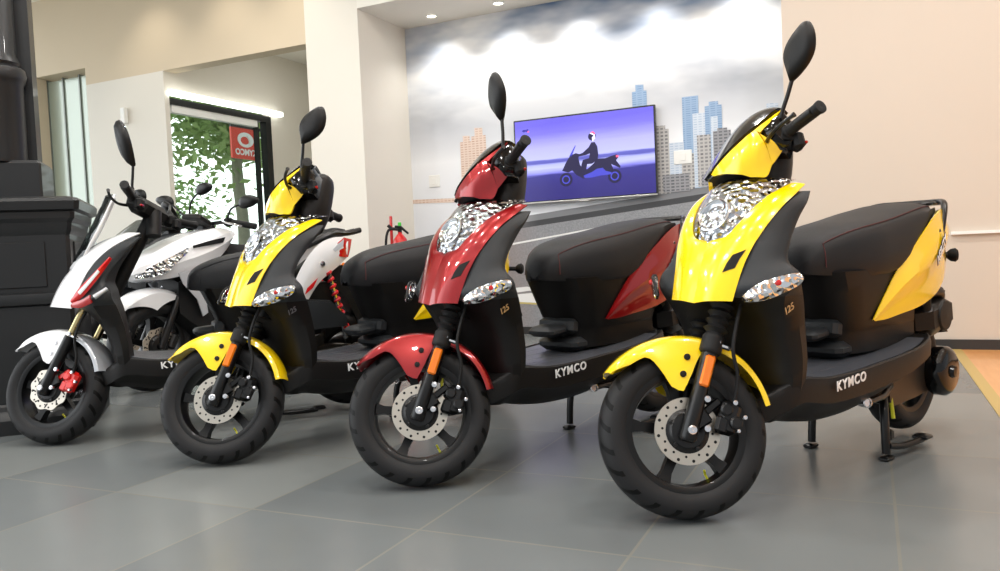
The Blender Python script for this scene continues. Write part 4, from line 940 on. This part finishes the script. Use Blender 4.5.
# mural
mu = empty('wall_mural', room((NS0 + NS1) / 2, NT1 - .004, 0), ROOM); MC = (NS0 + NS1) / 2
tag(mu, 'wall-sized printed photo of a city skyline, clouds and a road', 'mural')
pm = build('print', sbox(MB(), NS0 - MC, NS1 - MC, -.003, .002, .066, NZ), M['mural'], mu, flip=False, smooth=False)
for v in pm.data.vertices: v.co.x += MC
pm.location.x = -MC
def flat(name, poly, m, off=.0045, parent=None):
    q = MB().prism([(s - MC, z) for s, z in poly], 'y', -off - .001, -off); return build(name, q, m, parent or mu, flip=False, smooth=False)
def tower(s0, s1, z0, z1, m, off, cap=0.):
    sl_ = .10; pts = [(s0, z0), (s1, z0), (s1, z1), (s0, z1)]
    if cap: pts = [(s0, z0), (s1, z0), (s1, z1), (s1 - (s1 - s0) * .2, z1), (s1 - (s1 - s0) * .2, z1 + cap), (s0 + (s1 - s0) * .25, z1 + cap * 1.1), (s0 + (s1 - s0) * .25, z1), (s0, z1)]
    flat('printed_tower', pts, M[m], off)
edge = lambda s: 1.032 + (s + 2.68) * .09 + .055
for a in [(-1.80, -1.675, 1.30, 2.06, 'tower_blue', .0045, .05), (-1.382, -1.25, edge(-1.3), 1.965, 'tower_blue', .0045, 0), (-1.30, -1.20, edge(-1.25), 1.82, 'tower_pale', .0055, 0), (-1.20, -1.065, edge(-1.1), 1.87, 'tower_blue', .0060, .03),
          (-1.155, -1.10, edge(-1.1), 1.78, 'tower_pale', .0066, 0), (-1.64, -1.50, edge(-1.6), 1.72, 'tower_grey', .0060, .03), (-1.50, -1.38, edge(-1.45), 1.60, 'tower_pale', .0068, 0), (-1.40, -1.30, edge(-1.35), 1.50, 'tower_grey', .0074, 0),
          (-1.27, -1.16, edge(-1.2), 1.64, 'tower_grey', .0074, 0), (-1.14, -1.0, edge(-1.1), 1.66, 'tower_dim', .0078, .02), (-1.0, -.86, edge(-.9), 1.60, 'tower_grey', .0074, .03), (-.90, -.74, edge(-.8), 1.50, 'tower_grey', .0082, 0),
          (-.76, -.60, edge(-.7), 1.78, 'tower_pale', .0060, .05), (-.64, -.525, edge(-.6), 1.74, 'tower_pale', .0068, .03), (-.70, -.525, edge(-.6), 1.45, 'tower_dim', .0086, 0),
          (-1.56, -1.34, edge(-1.5), 1.34, 'tower_dim', .0090, 0), (-1.24, -.95, edge(-1.1), 1.32, 'tower_dim', .0092, 0),
          (-3.46, -3.33, 1.27, 1.80, 'tower_tan', .0045, .05), (-3.34, -3.19, 1.27, 1.84, 'tower_tan', .0052, .07)]:
    tower(*a)
flat('printed_lane_line', [(-3.10, .80), (-2.13, .925), (-2.13, .938), (-3.10, .818)], M['lane'])
flat('printed_lane_line', [(-4.0, 1.262), (-3.19, 1.23), (-3.19, 1.27), (-4.0, 1.30)], M['tower_tan'])
flat('printed_kerb_mark', [(-3.02, .375), (-2.80, .395), (-2.765, .405), (-2.775, .42), (-2.84, .433), (-3.02, .42)], M['lane'], .0052)
flat('printed_kerb_mark', [(-3.02, .30), (-2.60, .275), (-2.60, .34), (-2.78, .375), (-3.02, .36)], M['lane'], .0047)
flat('printed_kerb_mark', [(-3.02, .283), (-2.60, .258), (-2.60, .275), (-3.02, .30)], M['lane_yellow'], .0047)
# television
tv = empty('television', room(-2.235, 6.59, 1.55), ROOM); tag(tv, 'wall-mounted flat television showing a motorbike rider, over the mural', 'television')
def tvp(name, mb, m, par=tv): return build(name, mb, m, par, flip=False, smooth=False)
tvp('bezel', MB().box((0, .012, 0), (1.285, .035, .748), None, .004), M['tv_frame'])
m = MB().box((0, -.008, -.369), (1.283, .006, .012), None, .002); m.box((0, -.010, -.380), (.09, .01, .014), None, .003); tvp('lower_edge', m, M['tv_edge'])
tvp('wall_bracket', MB().box((0, .05, 0), (.4, .05, .3), None, .01), M['satin_black'])
scn = tvp('screen', sbox(MB(), -.628, .628, -.008, -.005, -.354, .360), M['screen'])
for v in scn.data.vertices: v.co.z += .354
scn.location.z = -.354
def scr(name, poly, m, off=.0095):          # screen picture coordinates: u 0..1, v 0..1 from the top-left
    P_ = [(-.628 + u * 1.256, .36 - v * .714) for u, v in poly]
    q = MB().prism(P_, 'y', -off - .0006, -off); o = build(name, q, M[m], scn, flip=False, smooth=False); o.location.z = .354; return o
def circ(cx, cy, r, n=24, r2=None): return [(cx + r * cos(2 * pi * k / n), cy + (r2 or r * 1.76) * sin(2 * pi * k / n)) for k in range(n)]
def px(pts): return [((x - 48) / 695., (y - 140 + (x - 48) * .122) / 402.) for x, y in pts]   # traced shapes
scr('picture_wheel', circ(.372, .765, .047), 'scr_dark'); scr('picture_rim', circ(.372, .765, .030), 'scr_blue', .0102)
scr('picture_wheel', circ(.722, .770, .047), 'scr_dark'); scr('picture_rim', circ(.722, .770, .030), 'scr_blue', .0102)
scr('picture_hub', circ(.372, .765, .021), 'scr_dark', .0108); scr('picture_hub', circ(.722, .770, .021), 'scr_dark', .0108)
scr('picture_scooter', [(.345, .655), (.375, .56), (.40, .50), (.415, .475), (.45, .455), (.475, .47), (.468, .52), (.478, .60), (.50, .655), (.53, .66), (.575, .60), (.60, .545), (.66, .55), (.70, .53), (.742, .515), (.752, .55), (.735, .585), (.765, .66), (.76, .68), (.735, .655), (.70, .625), (.715, .69), (.70, .745), (.62, .735), (.56, .765), (.50, .77), (.45, .72), (.42, .66), (.39, .68)], 'scr_dark')
scr('picture_engine', [(.50, .735), (.56, .70), (.60, .665), (.64, .66), (.66, .70), (.70, .72), (.70, .745), (.62, .75), (.56, .765), (.51, .765)], 'scr_blue', .0102)
scr('picture_windscreen', [(.40, .49), (.448, .36), (.452, .365), (.42, .49)], 'scr_blue')
scr('picture_rider', [(.445, .485), (.50, .46), (.545, .40), (.565, .345), (.59, .345), (.607, .40), (.612, .50), (.605, .56), (.565, .60), (.53, .60), (.515, .70), (.485, .70), (.488, .60), (.50, .545), (.545, .53), (.552, .475), (.52, .49), (.47, .50)], 'scr_dark', .0102)
scr('picture_helmet', circ(.572, .275, .028), 'scr_dark', .0108); scr('picture_helmet_stripe', [(.555, .235), (.575, .225), (.592, .25), (.596, .30), (.575, .335), (.570, .29), (.585, .265)], 'scr_white', .0114)
scr('picture_helmet_mark', [(.560, .225), (.580, .215), (.596, .24), (.590, .255), (.575, .235)], 'scr_red', .0120); scr('picture_tail_light', [(.735, .525), (.755, .53), (.752, .55), (.735, .55)], 'scr_red', .0108)
scr('picture_logo', [(.055, .125), (.062, .105), (.085, .108), (.098, .10), (.105, .112), (.092, .135), (.08, .128), (.07, .138)], 'scr_navy'); scr('picture_logo', [(.092, .14), (.105, .12), (.110, .142)], 'scr_red', .0102)
# sockets on the mural
for s, z, lb in ((-3.75, 1.46, 'white wall switch left of the television, on the mural'), (-1.39, 1.475, 'white square wall plate right of the television, on the mural')):
    q = empty('wall_socket', room(s, NT1 - .012, z), ROOM); tag(q, lb, 'socket')
    build('plate', MB().box((0, 0, 0), (.15 if s > -2 else .12, .012, .115), None, .004), M['plug_white'], q, flip=False)
    build('rocker', MB().box((0, -.007, 0), (.05, .006, .06), None, .002), M['niche_trim'], q, flip=False)
# fire extinguisher in front of the pillar
fe = empty('fire_extinguisher', room(-3.56, 5.62, 0.06), ROOM); tag(fe, 'red fire extinguisher on a red stand by the pillar', 'fire extinguisher')
def fp(n, mb, m): return build(n, mb, m, fe, flip=False)
fp('bottle', MB().lathe((.04, 0, .40), (0, 0, 1), [(.0001, 0), (.055, .005), (.062, .02), (.062, .40), (.055, .44), (.03, .475), (.018, .485), (.018, .50), (.0001, .50)], 24), M['fire_red'])
m = MB().box((-.075, .05, .52), (.022, .02, 1.04), None, .004); m.box((-.02, .05, -.03), (.26, .24, .06), None, .005); m.box((-.02, .05, .392), (.16, .12, .016), None, .004); fp('stand', m, M['fire_red'])
m = MB().box((.04, 0, .915), (.03, .03, .04), None, .006); m.tube([(.0, .0, .945), (.05, 0, .94), (.125, -.01, .885)], [.013, .012, .009], 8); m.tube([(.03, 0, .925), (-.03, -.01, .93), (-.06, -.02, .96)], .014, 8); fp('valve', m, M['deep_black'])
fp('hose', MB().tube(cr([(.03, -.01, .92), (-.05, -.03, .92), (-.07, -.05, .80), (-.06, -.06, .60), (-.05, -.06, .48)], 4), .011, 8), M['rubber'])
fp('pin_tag', MB().box((.05, -.015, .965), (.03, .01, .03), None, .003), M['green_tag'])
# iron column on a pedestal, left foreground
PC = Vector((-2.445, 4.04, 0)); col_ = empty('iron_column', PC, R(20)); tag(col_, 'black cast-iron column on a moulded square pedestal, at the left edge', 'column')
def sq(h, z): b = h * .06; return [(-h + b, -h, z), (h - b, -h, z), (h, -h + b, z), (h, h - b, z), (h - b, h, z), (-h + b, h, z), (-h, h - b, z), (-h, -h + b, z)]
def stack(prof): return MB().loft([sq(h, z) for h, z in prof])
build('pedestal_base', stack([(.345, 0), (.345, .07), (.335, .09), (.31, .11), (.305, .13), (.295, .14)]), M['cast_iron'], col_, flip=False, angle=25)
m = stack([(.285, .12), (.285, .62), (.292, .63), (.292, .655), (.285, .665), (.285, .98)])
build('pedestal_body', m, M['cast_iron'], col_, flip=False, angle=25)
build('pedestal_band', stack([(.29, .60), (.305, .61), (.310, .635), (.305, .66), (.29, .67)]), M['cast_iron'], col_, flip=False, angle=25)
m = MB()
for sx in (-1, 1):
    for a in range(4):
        rot = Matrix.Rotation(a * pi / 2, 3, 'Z'); m.box(rot @ Vector((0, -.287, .80)), (.36, .012, .22) if a % 2 == 0 else (.012, .36, .22), None, .004)
build('pedestal_panel', m, M['cast_iron'], col_, flip=False, angle=25)
build('cornice', stack([(.285, .94), (.295, .96), (.30, 1.0), (.315, 1.02), (.318, 1.05), (.34, 1.06), (.345, 1.10), (.335, 1.115), (.30, 1.125)]), M['cast_iron'], col_, flip=False, angle=25)
build('plinth', stack([(.165, 1.12), (.165, 1.30), (.155, 1.315)]), M['cast_iron'], col_, flip=False, angle=25)
build('shaft', MB().lathe((-.03, -.06, 1.31), (0, 0, 1), [(.118, 0), (.122, .02), (.125, .38), (.135, .40), (.142, .43), (.135, .46), (.112, .475), (.118, .49), (.112, .505), (.102, .53), (.100, CEIL - 1.31)], 40), M['cast_iron'], col_, flip=False, angle=30)
build('back_post', sbox(MB(), -.03, .125, .0, .125, 1.31, CEIL), M['cast_iron'], col_, flip=False, smooth=False)
# ------------------------------------------------------------------ outside the window
def tree(s, t, h, cz, cr_, n, label):
    r_ = empty('street_tree', room(s, t, -.05)); tag(r_, label, 'tree', 'trees in the street')
    build('trunk', MB().tube(cr([(0, 0, 0), (.03, .02, h * .4), (-.02, .0, h * .7), (.05, 0, h)], 4), [.11] * 4 + [.10] * 4 + [.09] * 4 + [.06], 12), M['bark'], r_, flip=False)
    rnd = random.Random(int(h * 100)); m = MB()
    for i in range(n):
        c = Vector((rnd.gauss(0, cr_), rnd.gauss(0, cr_), cz + rnd.gauss(0, cr_ * .62))); d = Vector((rnd.uniform(-1, 1), rnd.uniform(-1, 1), rnd.uniform(-.6, .6))).normalized(); u = d.cross(Vector((.3, .5, .8))).normalized(); L = rnd.uniform(.07, .14)
        m.add([c - d * L, c + u * L * .5, c + d * L, c - u * L * .5], [[0, 1, 2, 3]])
    build('foliage', m, M['leaf'], r_, flip=False, smooth=False)
tree(-9.6, 10.35, 3.4, 3.25, .60, 2600, 'street tree with a pale trunk, seen through the shop window behind the red sign')
tree(-15.5, 13.6, 3.2, 2.2, .9, 1500, 'street tree further away, seen low through the shop window')
bl = empty('stone_building', room(-12.6, 8.9, -.05), ROOM); tag(bl, 'tan stone building across the street, at the left of the shop window', 'building')
build('facade', sbox(MB(), -1.2, 1.2, -.9, .55, 0, 3.15), M['stone'], bl, flip=False, smooth=False)
build('cornice', sbox(MB(), -1.3, 1.3, -1., .65, 3.15, 3.4), M['stone'], bl, flip=False, smooth=False)
build('doorway', sbox(MB(), 1.18, 1.22, -.2, .35, .1, 2.5), M['deep_black'], bl, flip=False, smooth=False)
sg = empty('shop_sign', room(-8.0, 8.78, 2.45), ROOM); tag(sg, 'red square sign with a white oval mark, hanging outside the shop window', 'sign')
build('panel', sbox(MB(), -.03, .0, -.25, .29, -.22, .21), M['sign_red'], sg, flip=False, smooth=False)
build('bracket', sbox(MB(), -.03, .0, -.25, .9, .21, .25), M['frame_black'], sg, flip=False, smooth=False)
m = MB()
for (a0, a1) in ((0, 2 * pi),):
    rg = []
    for k in range(33):
        a = 2 * pi * k / 32; rg.append([(x, y, z) for x in (.002,) for (y, z) in ((.02 + .16 * cos(a), .05 + .105 * sin(a)), (.005 + .085 * cos(a), .04 + .055 * sin(a)))])
    m.grid(rg, .004)
m.tube([(.003, .05, .12), (.003, .10, .05), (.003, .09, -.02)], .016, 8)
build('oval_mark', m, M['white_ink'], sg, flip=False, smooth=False)
text_mesh('lettering', 'KYMCO', .12, M['white_ink'], sg, frame((.004, .235, -.165), (0, -1, 0), (0, 0, 1)), bold=.004)
# ceiling lamps over the room
for i, (s, t) in enumerate(LAMP_ST):
    pass
